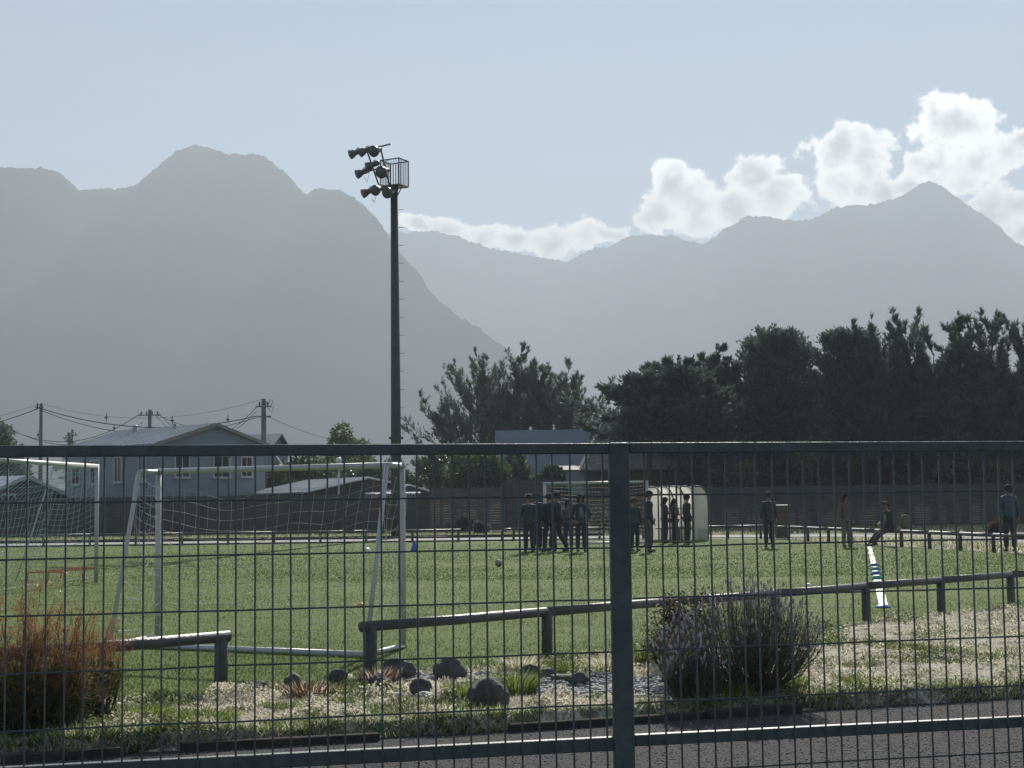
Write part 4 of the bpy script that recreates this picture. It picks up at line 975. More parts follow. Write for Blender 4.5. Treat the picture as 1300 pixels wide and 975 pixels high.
# right mass
conifer('dark layered spruce with horizontal boughs over the cottage', 820, 464, 84.2, 3.5, 120, 10, lambda t: (1 - t) ** .45 * (.85 + .2 * sin(t * 25)), lambda t: .02, lambda t: .16, (.42, .12), (M_con2, M_con2, M_con1), .3, .12, .35, zmin=.50, feather=24)
conifer('spruce with pointed leader between the layered one and the domes', 862, 452, 84.8, 2.9, 110, 10, lambda t: (1 - t) ** .5, lambda t: .12, lambda t: .2, (.40, .11), (M_con2, M_con1), 0, .25, .35, zmin=.48, feather=24)
conifer('spruce with forked spiky top left of the first dome', 906, 438, 89, 2.2, 130, 10, lambda t: (1 - t) ** .5, lambda t: .25, lambda t: .25, (.40, .11), (M_con2, M_con1), .2, .4, .35, feather=24)
conifer('first dense dome-topped cypress', 983, 417, 88, 2.35, 330, 100, dome, lambda t: .45, lambda t: .2, (.34, .12), (M_con2, M_con2, M_con1), 0, .5, .10, seedtop=False, clampr=.07)
conifer('second dense dome-topped cypress beside the plumed ones', 1076, 417, 87, 2.25, 330, 100, dome, lambda t: .45, lambda t: .2, (.34, .12), (M_con2, M_con2, M_con1), 0, .5, .10, seedtop=False, clampr=.07)
for (px, py, Y, Rd, ln, lab) in [(1120, 400, 86, 2.0, -.8, 'plumed cypress leaning toward the second dome'), (1146, 391, 88, 2.1, .1, 'plumed cypress with the bird-like tip'), (1178, 400, 86, 2.2, .3, 'plumed cypress with feathered side boughs'), (1247, 384, 85, 2.0, .5, 'tall plumed cypress before the frame edge'),
                                 (1290, 386, 86, 2.2, .8, 'tall plumed cypress leaning out at the row end')]:
    conifer(lab, px, py, Y, Rd, 72, 13, lambda t: (1 - t) ** .3 * .85, lambda t: .8 + 1.3 * t, lambda t: .45, (.42, .06), (M_con1, M_con2, M_con2), ln, .5, .5, feather=30, clampr=.45, blen=.12)
conifer('dark pine with a spiky star-shaped leader', 1217, 394, 84, 2.6, 130, 10, lambda t: (1 - t) ** .6, lambda t: .22, lambda t: .2, (.36, .09), (M_con2, M_con1), 0, .3, .3, feather=18)
conifer('conifer rising beyond the last plumed cypress', 1345, 395, 86, 2.4, 100, 11, lambda t: (1 - t) ** .5, lambda t: .5 + .6 * t, lambda t: .3, (.40, .09), (M_con1, M_con2), 0, .5, .4, feather=16)
# lower dark infill conifers behind the slat fence
for (px, py, Y, Rd, lab) in [(790, 520, 93, 2.6, 'low dark conifer at the edge above the cottage roof'), (940, 500, 93, 2.8, 'shaded conifer filling the gap before the first dome'), (1030, 520, 92, 2.6, 'shaded conifer between the two domes'), (1112, 500, 91, 2.8, 'shaded conifer behind the second dome'), (1200, 470, 91, 3.0, 'shaded conifer deep in the plumed row'), (1275, 470, 90, 3.0, 'shaded conifer at the dark end of the row'),
                             (890, 520, 86, 2.4, 'low bushy conifer behind the dugout')]:
    conifer(lab, px, py, Y, Rd, 200, 70, lambda t: (1 - t) ** .35, lambda t: .2, lambda t: .2, (.55, .20), (M_con2,), 0, .3, .25)
def shrub(name, label, loc, blobs, n, size, mats, trunk=None, cat='shrub', group=None):
    t = thing(name, label, cat, loc, 0, group); Ps = []; Ds = []
    tot = sum(b[3] ** 2 for b in blobs)
    for (bx, by, bz, br) in blobs:
        k = max(20, int(n * br ** 2 / tot)); d = unit(rng.normal(size=(k, 3))); r = br * (.55 + .5 * rng.random(k)) * (.8 + .4 * vnoise(d[:, :2] * 3 + bx, 1.3, 4))
        Ps.append(np.array([bx, by, bz]) + d * r[:, None] * np.array([1, 1, .9])); Ds.append(unit(d + rng.normal(size=(k, 3)) * .8))
    P = np.concatenate(Ps); D = np.concatenate(Ds); n = len(P); ok = P[:, 2] > .03; P, D = P[ok], D[ok]; n = len(P)
    V, F = leaves(P, D, size * .6 * (.6 + .8 * rng.random(n)), size * (.6 + .8 * rng.random(n))); npmesh('crown' if trunk else 'foliage', V, F, list(mats), t, mi=(rng.random(n) * len(mats)).astype(int))
    mb = MB(); zt = max(b[2] for b in blobs)
    mb.tube([(0, 0, -.2), (0, 0, zt * .6), (.05, 0, zt)], [.03 + zt * .02, .02 + zt * .012, .01], 6)
    for (bx, by, bz, br) in blobs: mb.tube([(0, 0, bz * .45), (bx * .6, by * .6, bz * .8), (bx, by, bz)], [.03, .02, .008], 4, False)
    mb.build('trunk' if trunk else 'stem', M_bark, t); return t
def rb(n, rx, ry, z0, z1, r0_, r1_): return [(random.uniform(-rx, rx), random.uniform(-ry, ry), random.uniform(z0, z1), random.uniform(r0_, r1_)) for _ in range(n)]
def gp(px, Y): return (X(px, Y), Y, 0)
z_ = at(433, 536, 125).z
shrub('leafy_tree', 'pale green pointed tree far behind the silver shed', gp(434, 125), [(0, 0, z_ - .9, .8), (-.3, 0, z_ - 2, 1.0), (.6, 0, z_ - 2.2, 1.0), (1.6, 0, z_ - 2.2, .8), (0, 0, z_ - 3.3, 1.4), (1.4, .2, z_ - 3.6, 1.3), (-1.2, 0, z_ - 3.8, 1.1)], 5200, .30, (M_leaf1, M_leaf2, M_leaf1), True, 'tree')
for (px, Y, top, w, lab) in [(560, 92, 566, 1.6, 'yellowish leafy tree below the ragged cypress bough'), (587, 90, 575, 1.8, 'light leafy tree above the brown slat fence'), (620, 91, 568, 1.5, 'leafy tree left of the blue roof'), (655, 95, 570, 1.4, 'young leafy tree before the blue roof'), (390, 100, 572, 2.4, 'round leafy tree behind the silver roofed shed'), (455, 98, 576, 2.4, 'broad leafy tree behind the shed ridge'), (500, 104, 580, 2.0, 'leafy tree behind the mast foot'), (350, 96, 590, 1.2, 'leafy bush beside the pale blue house'), (700, 88, 590, 1.0, 'small leafy tree left of the garden room')]:
    zt = at(px, top, Y).z
    shrub('leafy_tree', lab, gp(px, Y), rb(7, w * .7, .6, zt * .45, zt * .82, w * .38, w * .55) + [(0, 0, zt - w * .4, w * .42)], 3600, .26, (M_leaf1, M_leaf2, M_leaf2), True, 'tree')
zt = at(2, 537, 116).z; shrub('leafy_tree', 'dark round tree beside the distant pole crossarm', gp(-6, 112), [(0, 0, zt - 1.3, 1.2), (.2, 0, zt - 2.6, 1.6), (.4, 0, zt - 4.2, 2.0)], 5000, .34, (M_con2, M_con1), True, 'tree')
conifer('distant bare conifer beside the transformer pole', 92, 546, 148, 2.2, 40, 5, cone, lambda t: -.1, lambda t: .1, (.4, .09), (M_con1, M_con2), 0, 0, .4, feather=6)
for (px, Y, r, lab, ms) in [(611, 74, .42, 'round dark clipped shrub on the far grass', (M_con2, M_con1)), (590, 78.6, .5, 'dry brown shrub against the slat fence', (M_rust, M_leaf2)), (757, 76, .75, 'round yellowish shrub behind the far goal net', (M_leaf1, M_straw, M_leaf2)), (575, 79, .4, 'small dry shrub beside the brown slat fence', (M_straw, M_leaf2)),
                            (720, 77, .5, 'reddish shrub behind the standing group', (M_rust, M_leaf2)), (1265, 60, .35, 'reddish bush behind the side railing', (M_rust, M_rust, M_leaf2))]:
    shrub('round_shrub', lab, gp(px, Y), rb(5, r * .4, r * .3, r * .5, r * 1.0, r * .5, r * .65), 1500, .14, ms)
for (px, Y, py, lab) in [(940, 81.5, 583, 'sunlit leaf spray over the fence beside the dugout'), (1030, 81.5, 572, 'sunlit leaf spray between the domes'), (1122, 81.4, 606, 'yellow-green leafy bush peeping over the slat fence'), (1187, 81.5, 598, 'light leafy bush under the plumed cypresses'), (1262, 81.4, 590, 'leafy bush under the tall plumed cypress'), (915, 82, 600, 'leafy bush right behind the dugout roof')]:
    z = at(px, py, Y).z; shrub('leafy_bush', lab, gp(px, Y), rb(5, .7, .3, max(.6, z - 1.2), z, .3, .6), 700, .20, (M_con3, M_leaf2, M_leaf1))

# litter bin / box by the rail
p = gr(993, 683); t = thing('litter_bin', 'brown timber litter bin with pale lid behind the side railing', 'bin', (p.x, p.y, 0))
MB().box((0, 0, .62), (.5, .45, 1.25), None, .02).build('body', mat('bin_wood', (.10, .07, .045), .8, var=.2, scale=6), t); MB().box((0, 0, 1.29), (.62, .55, .06), None, .015).build('lid', M_groof, t)

# far grass strip blades
n = 60000; y = rng.uniform(67.3, 79.4, n); x = rng.uniform(-.37, .37, n) * y
D = unit(np.stack([rng.normal(size=n) * .4, rng.normal(size=n) * .4, np.ones(n)], 1)); V, F = tris(np.stack([x, y, np.full(n, -.03)], 1), D, .03 * np.ones(n), .06 + .12 * rng.random(n))
tag(npmesh('far_grass', V, F, [M_straw, M_lime, M_green], mi=(rng.random(n) * 3).astype(int)), 'dry yellow-green grass strip before the board fences', 'grass', kind='stuff')
n = 9000; y = rng.uniform(38, 59, n); x = 13.9 - (y - 39.5) * .187 + rng.random(n) * 6 + .3
D = unit(np.stack([rng.normal(size=n) * .4, rng.normal(size=n) * .4, np.ones(n)], 1)); V, F = tris(np.stack([x, y, np.full(n, -.03)], 1), D, .03 * np.ones(n), .05 + .1 * rng.random(n))
tag(npmesh('side_grass', V, F, [M_straw, M_lime, M_green, M_straw], mi=(rng.random(n) * 4).astype(int)), 'dry grass behind the side railing', 'grass', kind='stuff')
# ------------------------------------------------------------------ bushes beside the railing
M_lavst = mat('lavender_stem', (0.10, 0.095, 0.065), .8, var=.25, scale=8); M_lavlf = mat('lavender_leaf', (0.16, 0.18, 0.125), .7, trans=.45, var=.3, scale=5)
M_lavlf2 = mat('lavender_leaf_dark', (0.07, 0.085, 0.06), .75, trans=.3, var=.3, scale=5)
M_lavfl = mat('lavender_flower', (0.46, 0.43, 0.48), .7, trans=.35, var=.3, scale=12)
def lavender(label, loc, Rx, H, nst, name='lavender_bush', flowers=.7, lw=(.03, .006), droop=.0, base=.16):
    t = thing(name, label, 'bush', loc); mb = MB(); fl = MB(); Ps = []; Ds = []; Ls = []
    for k in range(nst):
        a = rng.random() * 2 * pi; q = sqrt(rng.random()); rx = Rx * q; hh = H * (sqrt(max(.03, 1 - (q * .86) ** 2)) * (.85 + .2 * rng.random()))
        b = np.array([cos(a) * base * q, sin(a) * base * q, -.02]); tip = np.array([cos(a) * rx, sin(a) * rx * .8, hh])
        c1 = b + np.array([(tip[0] - b[0]) * .72, (tip[1] - b[1]) * .72, hh * .30]); s = np.linspace(0, 1, 7)[:, None]
        pts = (1 - s) ** 2 * b + 2 * s * (1 - s) * c1 + s ** 2 * tip + rng.normal(size=(7, 3)) * .006
        mb.tube([tuple(p) for p in pts], [.0055, .0045, .0036, .003, .0024, .002, .0016], 3, False)
        n = 38; u = .45 + .50 * rng.random(n); i = np.minimum((u * 6).astype(int), 5); f = (u * 6 - i)[:, None]; P = pts[i] * (1 - f) + pts[i + 1] * f
        T = unit(pts[i + 1] - pts[i]); Ps.append(P + rng.normal(size=(n, 3)) * .004); Ds.append(unit(T + rng.normal(size=(n, 3)) * .5)); Ls.append(lw[0] * (.6 + .8 * rng.random(n)))
        if rng.random() < flowers:
            d = Vector(unit(pts[-1] - pts[-2])); e_ = Vector(pts[-1]); q1 = e_ + d * (.03 + .05 * rng.random()); hl = .025 + .02 * rng.random()
            mb.tube([e_, q1], .0014, 3, False)
            fl.lathe([(.003, 0), (.0075, hl * .15), (.0055, hl * .4), (.0078, hl * .55), (.0052, hl * .8), (.002, hl)], 5, q1, d)
    mb.build('stems', M_lavst, t); P, D, L = map(np.concatenate, (Ps, Ds, Ls)); V, F = leaves(P, D, np.full(len(P), lw[1]), L)
    npmesh('foliage', V, F, [M_lavlf, M_lavlf2], t, mi=(rng.random(len(F)) < .45).astype(int))
    if fl.v: tag(fl.build('flower_spikes', M_lavfl, t), kind='stuff')
    return t
lavender('large rounded lavender bush with pale purple flower spikes before the railing', vpos(955, 889), .56, .76, 400, base=.12)
lavender('small grey-green lavender mound left of the large lavender bush', vpos(880, 897), .24, .40, 230, flowers=.35, base=.1)
lavender('slim lavender clump with a few spikes at the edge of the pebbles', vpos(868, 884), .22, .52, 90, flowers=.8, base=.06)
# leafy twiggy shrub behind
M_sl1 = mat('shrub_leaf_pale', (0.24, 0.24, 0.16), .5, trans=.45, var=.3, scale=6); M_sl2 = mat('shrub_leaf_dark', (0.05, 0.055, 0.032), .6, trans=.25, var=.3, scale=6); M_sl3 = mat('shrub_leaf_red', (0.16, 0.085, 0.065), .6, trans=.35, var=.3, scale=6)
def twiggy(label, loc, Rx, H, nst, nl, size, mats):
    t = thing('leafy_shrub', label, 'shrub', loc); mb = MB(); Ps = []; Ds = []
    for k in range(nst):
        a = rng.random() * 2 * pi; q = sqrt(rng.random()); tip = np.array([cos(a) * Rx * q, sin(a) * Rx * q * .7, H * (.55 + .45 * rng.random()) * (1 - .25 * q)])
        c1 = np.array([tip[0] * .35, tip[1] * .35, tip[2] * .6]); s = np.linspace(0, 1, 7)[:, None]; pts = 2 * s * (1 - s) * c1 + s ** 2 * tip + rng.normal(size=(7, 3)) * .014 * s
        mb.tube([tuple(p) for p in pts], [.009, .007, .006, .005, .004, .003, .002], 4, False)
        u = .2 + .8 * rng.random(nl) ** .8; i = np.minimum((u * 6).astype(int), 5); f = (u * 6 - i)[:, None]; P = pts[i] * (1 - f) + pts[i + 1] * f
        Ps.append(P + rng.normal(size=(nl, 3)) * .028); Ds.append(unit(rng.normal(size=(nl, 3)) + [0, 0, .3]))
    mb.build('stems', M_bark, t); P, D = np.concatenate(Ps), np.concatenate(Ds); n = len(P)
    V, F = leaves(P, D, size * .7 * (.6 + .7 * rng.random(n)), size * (.6 + .7 * rng.random(n))); npmesh('foliage', V, F, list(mats), t, mi=(rng.random(n) * len(mats)).astype(int)); return t
twiggy('twiggy shrub with small pale and reddish leaves left of the lavender', vpos(878, 868), .34, .90, 70, 62, .028, (M_sl2, M_sl2, M_sl1, M_sl3))
twiggy('sparse low shrub at the foot of the third railing post', vpos(838, 858), .26, .55, 26, 40, .026, (M_sl2, M_sl1, M_leaf2))
# feathery orange bush
M_or1 = mat('feathery_orange', (0.34, 0.155, 0.075), .6, trans=.45, var=.35, scale=5); M_or2 = mat('feathery_green', (0.075, 0.085, 0.030), .6, trans=.3, var=.35, scale=5); M_or3 = mat('feathery_olive', (0.20, 0.15, 0.05), .6, trans=.4, var=.3, scale=5)
def feathery(label, loc, Rx, H, nst):
    t = thing('feathery_bush', label, 'bush', loc); mb = MB(); Ps = []; Ds = []; Hs = []; Ls = []
    for k in range(nst):
        a = rng.random() * 2 * pi; q = sqrt(rng.random()); hh = H * (.35 + .65 * rng.random() ** 1.8) * (1.0 - .30 * q ** 2); tip = np.array([cos(a) * Rx * q, sin(a) * Rx * q * .7, hh])
        b0 = np.array([tip[0] * .55, tip[1] * .55, -.02]) + rng.normal(size=3) * np.array([.05, .05, 0]); c1 = np.array([tip[0] * .75, tip[1] * .75, hh * .55]) + rng.normal(size=3) * .05; s = np.linspace(0, 1, 8)[:, None]; pts = (1 - s) ** 2 * b0 + 2 * s * (1 - s) * c1 + s ** 2 * tip + rng.normal(size=(8, 3)) * .010 * s
        mb.tube([tuple(p) for p in pts], [.006, .005, .0045, .004, .003, .0025, .002, .0015], 3, False)
        for b in range(15):                                   # side sprays
            u = .22 + .78 * rng.random(); i = min(int(u * 7), 6); f = u * 7 - i; p0 = pts[i] * (1 - f) + pts[i + 1] * f; T = unit(pts[i + 1] - pts[i])
            sd = unit(T * .9 + rng.normal(size=3) * .6); sl_ = .06 + .10 * rng.random() * (1.1 - u * .5); n = 24; v = rng.random(n)
            Ps.append(p0 + sd * (v * sl_)[:, None]); Ds.append(unit(sd + rng.normal(size=(n, 3)) * .7)); Hs.append(np.full(n, u * .5 + (p0[2] / H) * .7)); Ls.append(.012 + .02 * rng.random(n))
    mb.build('stems', M_bark, t); P, D, Hh, L = map(np.concatenate, (Ps, Ds, Hs, Ls)); n = len(P); V, F = tris(P, D, np.full(n, .0035), L)
    r = Hh + rng.normal(size=n) * .12; mi = np.where(r > .73, 0, np.where(r > .58, 2, 1)); npmesh('foliage', V, F, [M_or1, M_or2, M_or3], t, mi=mi)
feathery('feathery bush with rust orange tips and dark green heart beside the railing stub', vpos(38, 938), .50, 1.0, 230)
feathery('thin orange feathery sprig clump at the edge of the orange bush', vpos(112, 918), .26, .80, 75)

# ------------------------------------------------------------------ people
def skin_chain(name, verts, edges, rad, parent, M, sub=1, root=0):
    me = bpy.data.meshes.new(name); me.from_pydata(verts, edges, []); o = bpy.data.objects.new(name, me); COL.objects.link(o)
    md = o.modifiers.new('skin', 'SKIN'); md.use_smooth_shade = True
    if not me.skin_vertices:
        bm = bmesh.new(); bm.from_mesh(me); bm.verts.layers.skin.verify(); bm.to_mesh(me); bm.free()
    sv = me.skin_vertices[0].data
    for i, r in enumerate(rad):
        sv[i].radius = (r, r) if not hasattr(r, '__len__') else r; sv[i].use_root = (i == root)
    s = o.modifiers.new('sub', 'SUBSURF'); s.levels = sub; s.render_levels = sub
    me.materials.append(M); SK.append((o, parent)); return o
SK = []
CLO = {}
def cloth(c, r=.85): 
    k = 'cloth_%02d_%02d_%02d' % tuple(int(a * 99) for a in c)
    return mat(k, c, r, var=.2, scale=7)
def person(label, px, py, face, H=1.70, top=(.03, .035, .045), legs=(.03, .035, .05), skin=(.24, .15, .105), hair=(.025, .02, .018), pose='stand', longhair=False, cap=None, shirt=None, hood=False, loc=None, group='people around the pitch', shoe=(.05, .05, .055), bag=None):
    p = Vector(loc) if loc else gr(px, py); t = thing('person', label, 'person', (p.x, p.y, 0 if not loc else p.z), face, group); k = H / 1.72
    # joints; the figure faces local -y
    J = dict(pel=(0, 0, .95), sp1=(0, .01, 1.10), sp2=(0, .01, 1.27), chest=(0, .0, 1.39), nk0=(0, .005, 1.475), nk1=(0, -.01, 1.535), hd0=(0, -.02, 1.60), hd1=(0, -.01, 1.66), hd2=(0, .0, 1.70))
    for s, n in ((-1, 'l'), (1, 'r')):
        J['sh' + n] = (s * .165, .0, 1.405); J['el' + n] = (s * .225, .03, 1.13); J['wr' + n] = (s * .235, -.05, .90)
        J['hip' + n] = (s * .085, 0, .90); J['kn' + n] = (s * .10, -.015, .50); J['an' + n] = (s * .105, .02, .085)
    if pose == 'pockets':
        for s, n in ((-1, 'l'), (1, 'r')): J['el' + n] = (s * .29, .06, 1.14); J['wr' + n] = (s * .19, -.10, .97)
    if pose == 'folded':
        for s, n in ((-1, 'l'), (1, 'r')): J['el' + n] = (s * .25, -.04, 1.13); J['wr' + n] = (-s * .04, -.19, 1.17)
    if pose == 'stride':
        J['knl'] = (-.10, -.16, .52); J['anl'] = (-.11, -.20, .09); J['knr'] = (.10, .06, .50); J['anr'] = (.11, .30, .11); J['wrl'] = (-.24, .14, .92); J['wrr'] = (.24, -.16, .93)
    if pose == 'wide':
        for s, n in ((-1, 'l'), (1, 'r')): J['kn' + n] = (s * .15, -.02, .50); J['an' + n] = (s * .19, .02, .085)
    if pose == 'hands_hips':
        for s, n in ((-1, 'l'), (1, 'r')): J['el' + n] = (s * .36, .06, 1.16); J['wr' + n] = (s * .20, -.02, 1.00)
    if pose == 'phone':
        for s, n in ((-1, 'l'), (1, 'r')): J['el' + n] = (s * .23, -.02, 1.13); J['wr' + n] = (s * .06, -.24, 1.20)
        J['hd0'] = (0, -.05, 1.59); J['hd1'] = (0, -.06, 1.645); J['hd2'] = (0, -.06, 1.685)
    if pose == 'lean':                                   # half sitting on the rail, legs stretched forward
        dz = -.30
        for n in list(J):
            if n[:2] in ('pe', 'hi'): x, y, z = J[n]; J[n] = (x, y, z + dz)
            elif n[:2] not in ('kn', 'an'): x, y, z = J[n]; J[n] = (x, y - (z - .95) * .12, z + dz)
        for s, n in ((-1, 'l'), (1, 'r')): J['kn' + n] = (s * .11, -.40, .42); J['an' + n] = (s * .12, -.70, .085); J['el' + n] = (s * .26, -.05, .86); J['wr' + n] = (s * .12, -.26, .78)
    V = []; E = []; Rr = []; ix = {}
    def add(n, r, par=None):
        ix[n] = len(V); V.append(tuple(a * k for a in J[n])); Rr.append(tuple(q * k for q in (r if hasattr(r, '__len__') else (r, r))))
        if par: E.append((ix[par], ix[n]))
    add('pel', (.145, .105)); add('sp1', (.125, .095), 'pel'); add('sp2', (.14, .10), 'sp1'); add('chest', (.135, .095), 'sp2'); add('nk0', .062, 'chest'); add('nk1', .052, 'nk0')
    add('hd0', (.066, .078), 'nk1'); add('hd1', (.076, .095), 'hd0'); add('hd2', (.062, .08), 'hd1')
    hd1 = Vector(J['hd1']); J['nose'] = tuple(hd1 + Vector((0, -.115, -.03)))
    add('nose', .014, 'hd1')
    for n, s in (('l', -1), ('r', 1)):
        J['ear' + n] = tuple(hd1 + Vector((s * .088, .015, -.02))); add('ear' + n, (.012, .02), 'hd1')
        add('sh' + n, .062, 'chest'); add('el' + n, .044, 'sh' + n); add('wr' + n, .028, 'el' + n)
        w, e = Vector(J['wr' + n]), Vector(J['el' + n]); d = (w - e).normalized(); J['pa' + n] = tuple(w + d * .055); add('pa' + n, (.036, .018), 'wr' + n)
        sd = d.cross(Vector((0, 1, .3))).normalized()
        for fi, (off, ln) in enumerate(((-.027, .066), (-.009, .078), (.009, .074), (.027, .058))):
            a = 'f%d%s' % (fi, n); J[a + 'a'] = tuple(Vector(J['pa' + n]) + d * .03 + sd * off); J[a + 'b'] = tuple(Vector(J[a + 'a']) + d * ln * .55 + Vector((0, -.012, 0))); J[a + 'c'] = tuple(Vector(J[a + 'b']) + d * ln * .45 + Vector((0, -.022, 0)))
            add(a + 'a', .009, 'pa' + n); add(a + 'b', .0085, a + 'a'); add(a + 'c', .007, a + 'b')
        a = 'th' + n; J[a + 'a'] = tuple(w + d * .03 - sd * .035 + Vector((0, -.012, 0))); J[a + 'b'] = tuple(Vector(J[a + 'a']) + d * .04 - sd * .018 + Vector((0, -.01, 0))); add(a + 'a', .010, 'pa' + n); add(a + 'b', .008, a + 'a')
        add('hip' + n, (.085, .092), 'pel'); add('kn' + n, .058, 'hip' + n); add('an' + n, .038, 'kn' + n)
        an = Vector(J['an' + n]); J['toe' + n] = (an.x * 1.08, an.y - .15, .045); add('toe' + n, (.038, .026), 'an' + n)
    skin_chain('body', V, E, Rr, t, mat('skin_%02d' % int(skin[0] * 99), skin, .6), 1)
    # jacket
    V2 = []; E2 = []; R2 = []; iy = {}
    def add2(n, pos, r, par=None):
        iy[n] = len(V2); V2.append(tuple(a * k for a in pos)); R2.append(tuple(q * k for q in (r if hasattr(r, '__len__') else (r, r))))
        if par: E2.append((iy[par], iy[n]))
    pl = Vector(J['pel'])
    add2('sp1', J['sp1'], (.172, .130)); add2('hem', tuple(pl + Vector((0, 0, -.10))), (.180, .135), 'sp1'); add2('sp2', J['sp2'], (.180, .130), 'sp1'); add2('ch', J['chest'], (.155, .112), 'sp2'); add2('col', J['nk0'], (.082, .078), 'ch')
    if hood: q = Vector(J['nk0']) + Vector((0, .09, -.02)); add2('hood', tuple(q), (.10, .06), 'col')
    for n in 'lr':
        w, e = Vector(J['wr' + n]), Vector(J['el' + n]); add2('sh' + n, J['sh' + n], .080, 'ch'); add2('el' + n, J['el' + n], .061, 'sh' + n); add2('wr' + n, tuple(e.lerp(w, .95)), .046, 'el' + n)
    skin_chain('jacket', V2, E2, R2, t, cloth(top), 1)
    V2 = []; E2 = []; R2 = []; iy = {}
    add2('p', tuple(pl + Vector((0, 0, .02))), (.150, .112))
    for n in 'lr':
        add2('h' + n, J['hip' + n], (.098, .104), 'p'); add2('k' + n, J['kn' + n], .084, 'h' + n); a_ = Vector(J['an' + n]); add2('a' + n, tuple(a_ + (Vector(J['kn' + n]) - a_) * .02), .070, 'k' + n)
    skin_chain('trousers', V2, E2, R2, t, cloth(legs), 1)
    for n in 'lr':
        V2 = []; E2 = []; R2 = []; iy = {}
        a_ = Vector(J['an' + n]); add2('m', (a_.x * 1.03, a_.y - .05, .050), (.048, .042)); add2('h', (a_.x, a_.y + .04, .048), (.042, .042), 'm'); add2('t', (a_.x * 1.1, a_.y - .18, .036), (.044, .030), 'm')
        skin_chain('shoe', V2, E2, R2, t, cloth(shoe), 1)
    hc = Vector(J['hd1']) * k; rr_ = .108 * k; mb = MB(); n_ = 12
    # hair: cap of the skull, low at the back
    vs = []; fs_ = []; rows = 6
    for i in range(rows + 1):
        for j in range(n_):
            a = 2 * pi * j / n_; back = (1 + sin(a)) / 2; low = (.34 + (1.0 if longhair else .62) * back ** .8) if not cap else .25 + .4 * back
            th_ = (i / rows) * (pi / 2) * (.55 + low); rad = rr_ * (1.0 + .04 * sin(a * 3))
            vs.append(hc + Vector((cos(a) * sin(th_) * rad * .86, sin(a) * sin(th_) * rad * 1.05 + .006, cos(th_) * rad * 1.0 + .006 - (max(0, i - 4) * .07 * back * k if longhair else 0))))
    for i in range(rows):
        for j in range(n_): fs_.append((i * n_ + j, i * n_ + (j + 1) % n_, (i + 1) * n_ + (j + 1) % n_, (i + 1) * n_ + j))
    mb.add(vs, fs_); h_ = mb.build('hair', mat('hair_%02d' % int(hair[0] * 99), hair, .8, spec=.15), t, True); h_.modifiers.new('thick', 'SOLIDIFY').thickness = .018
    if longhair:
        q = hc + Vector((0, .075, -.05)); mb = MB(); mb.tube([q + Vector((0, -.02, .08)), q, q + Vector((0, .035, -.14)), q + Vector((0, .03, -.30 * k))], [.06, .085, .075, .03], 8); mb.build('long_hair', mat('hair_%02d' % int(hair[0] * 99), hair, .55), t, True)
    if cap:
        mb = MB(); mb.lathe([(.112 * k, .0), (.112 * k, .04), (.095 * k, .085), (.05 * k, .112), (0, .12)], 14, hc + Vector((0, -.005, .015)))
        mb.box(hc + Vector((0, -.145 * k, .022)), (.14 * k, .10 * k, .012), None, .004); mb.build('cap', cloth(cap), t, True)
    ey = MB()
    for s in (-1, 1): ey.lathe([(0, -.008), (.010, -.004), (.010, .004), (0, .008)], 6, hc + Vector((s * .032 * k, -.093 * k, -.012 * k)), (0, -1, 0))
    ey.build('eyes', mat('eye_dark', (.02, .018, .016), .3), t)
    MB().tube([hc + Vector((-.022 * k, -.088 * k, -.075 * k)), hc + Vector((0, -.094 * k, -.077 * k)), hc + Vector((.022 * k, -.088 * k, -.075 * k))], .005, 5).build('mouth', mat('lip', (.25, .11, .09), .5), t)
    if shirt:
        c0 = Vector(J['sp2']) * k; mb = MB(); w_ = .075
        mb.add([c0 + Vector((x * (1.25 if z < -.2 else 1.0 if z < 0 else .55), -.128 * k - .004 + abs(x) * .25, z)) for z in (-.24, -.08, .10) for x in (-w_, 0, w_)], [(0, 1, 4, 3), (1, 2, 5, 4), (3, 4, 7, 6), (4, 5, 8, 7)]); s_ = mb.build('shirt_front', cloth(shirt), t, True); s_.modifiers.new('thick', 'SOLIDIFY').thickness = .01
    return t
PI = pi
person('tall person in pale-topped cap standing with back turned at the huddle edge', 672, 702, PI + .2, 1.76, (.035, .045, .06), (.035, .04, .055), pose='folded', cap=(.30, .30, .30))
person('person in dark coat half hidden behind the capped person in the huddle', 682, 699, PI - .5, 1.80, (.03, .04, .05), (.035, .04, .05), pose='stand')
person('tall person in black jacket standing in the middle of the huddle', 698, 701, -2.6, 1.78, (.025, .03, .04), (.025, .03, .04), pose='wide', hair=(.05, .04, .03))
person('striding person in dark trousers on the inner side of the huddle', 708, 700, -1.5, 1.80, (.03, .035, .045), (.03, .035, .045), pose='stride')
person('shorter person in grey-violet top facing the pitch beside the huddle', 722, 699, .2, 1.58, (.13, .12, .15), (.05, .055, .07), pose='folded', longhair=True)
person('long-haired person in open dark jacket over pale blue shirt, hands in pockets', 738, 701, .1, 1.74, (.03, .035, .045), (.035, .045, .065), pose='pockets', longhair=True, shirt=(.15, .18, .22))
person('short person in dark green top half hidden by the fence post', 806, 700, .4, 1.60, (.05, .06, .06), (.03, .035, .045), pose='stand', hair=(.09, .06, .04))
person('tall person in dark coat and grey striped trousers right of the fence post', 825, 701, 1.2, 1.80, (.03, .04, .05), (.06, .07, .09), pose='stand')
dl = [gr(845, 688), gr(857, 689), gr(873, 690)]
person('long-haired person standing deepest inside the dugout', 845, 689, 1.2, 1.62, (.03, .03, .04), (.03, .03, .035), pose='folded', longhair=True)
person('person with tied hair in the middle of the three in the dugout', 857, 689.5, .9, 1.56, (.03, .032, .04), (.03, .03, .035), pose='folded', longhair=True)
person('broad-shouldered person in dark coat at the open edge of the dugout', 873, 690, 1.9, 1.70, (.025, .03, .035), (.025, .028, .03), pose='stand')
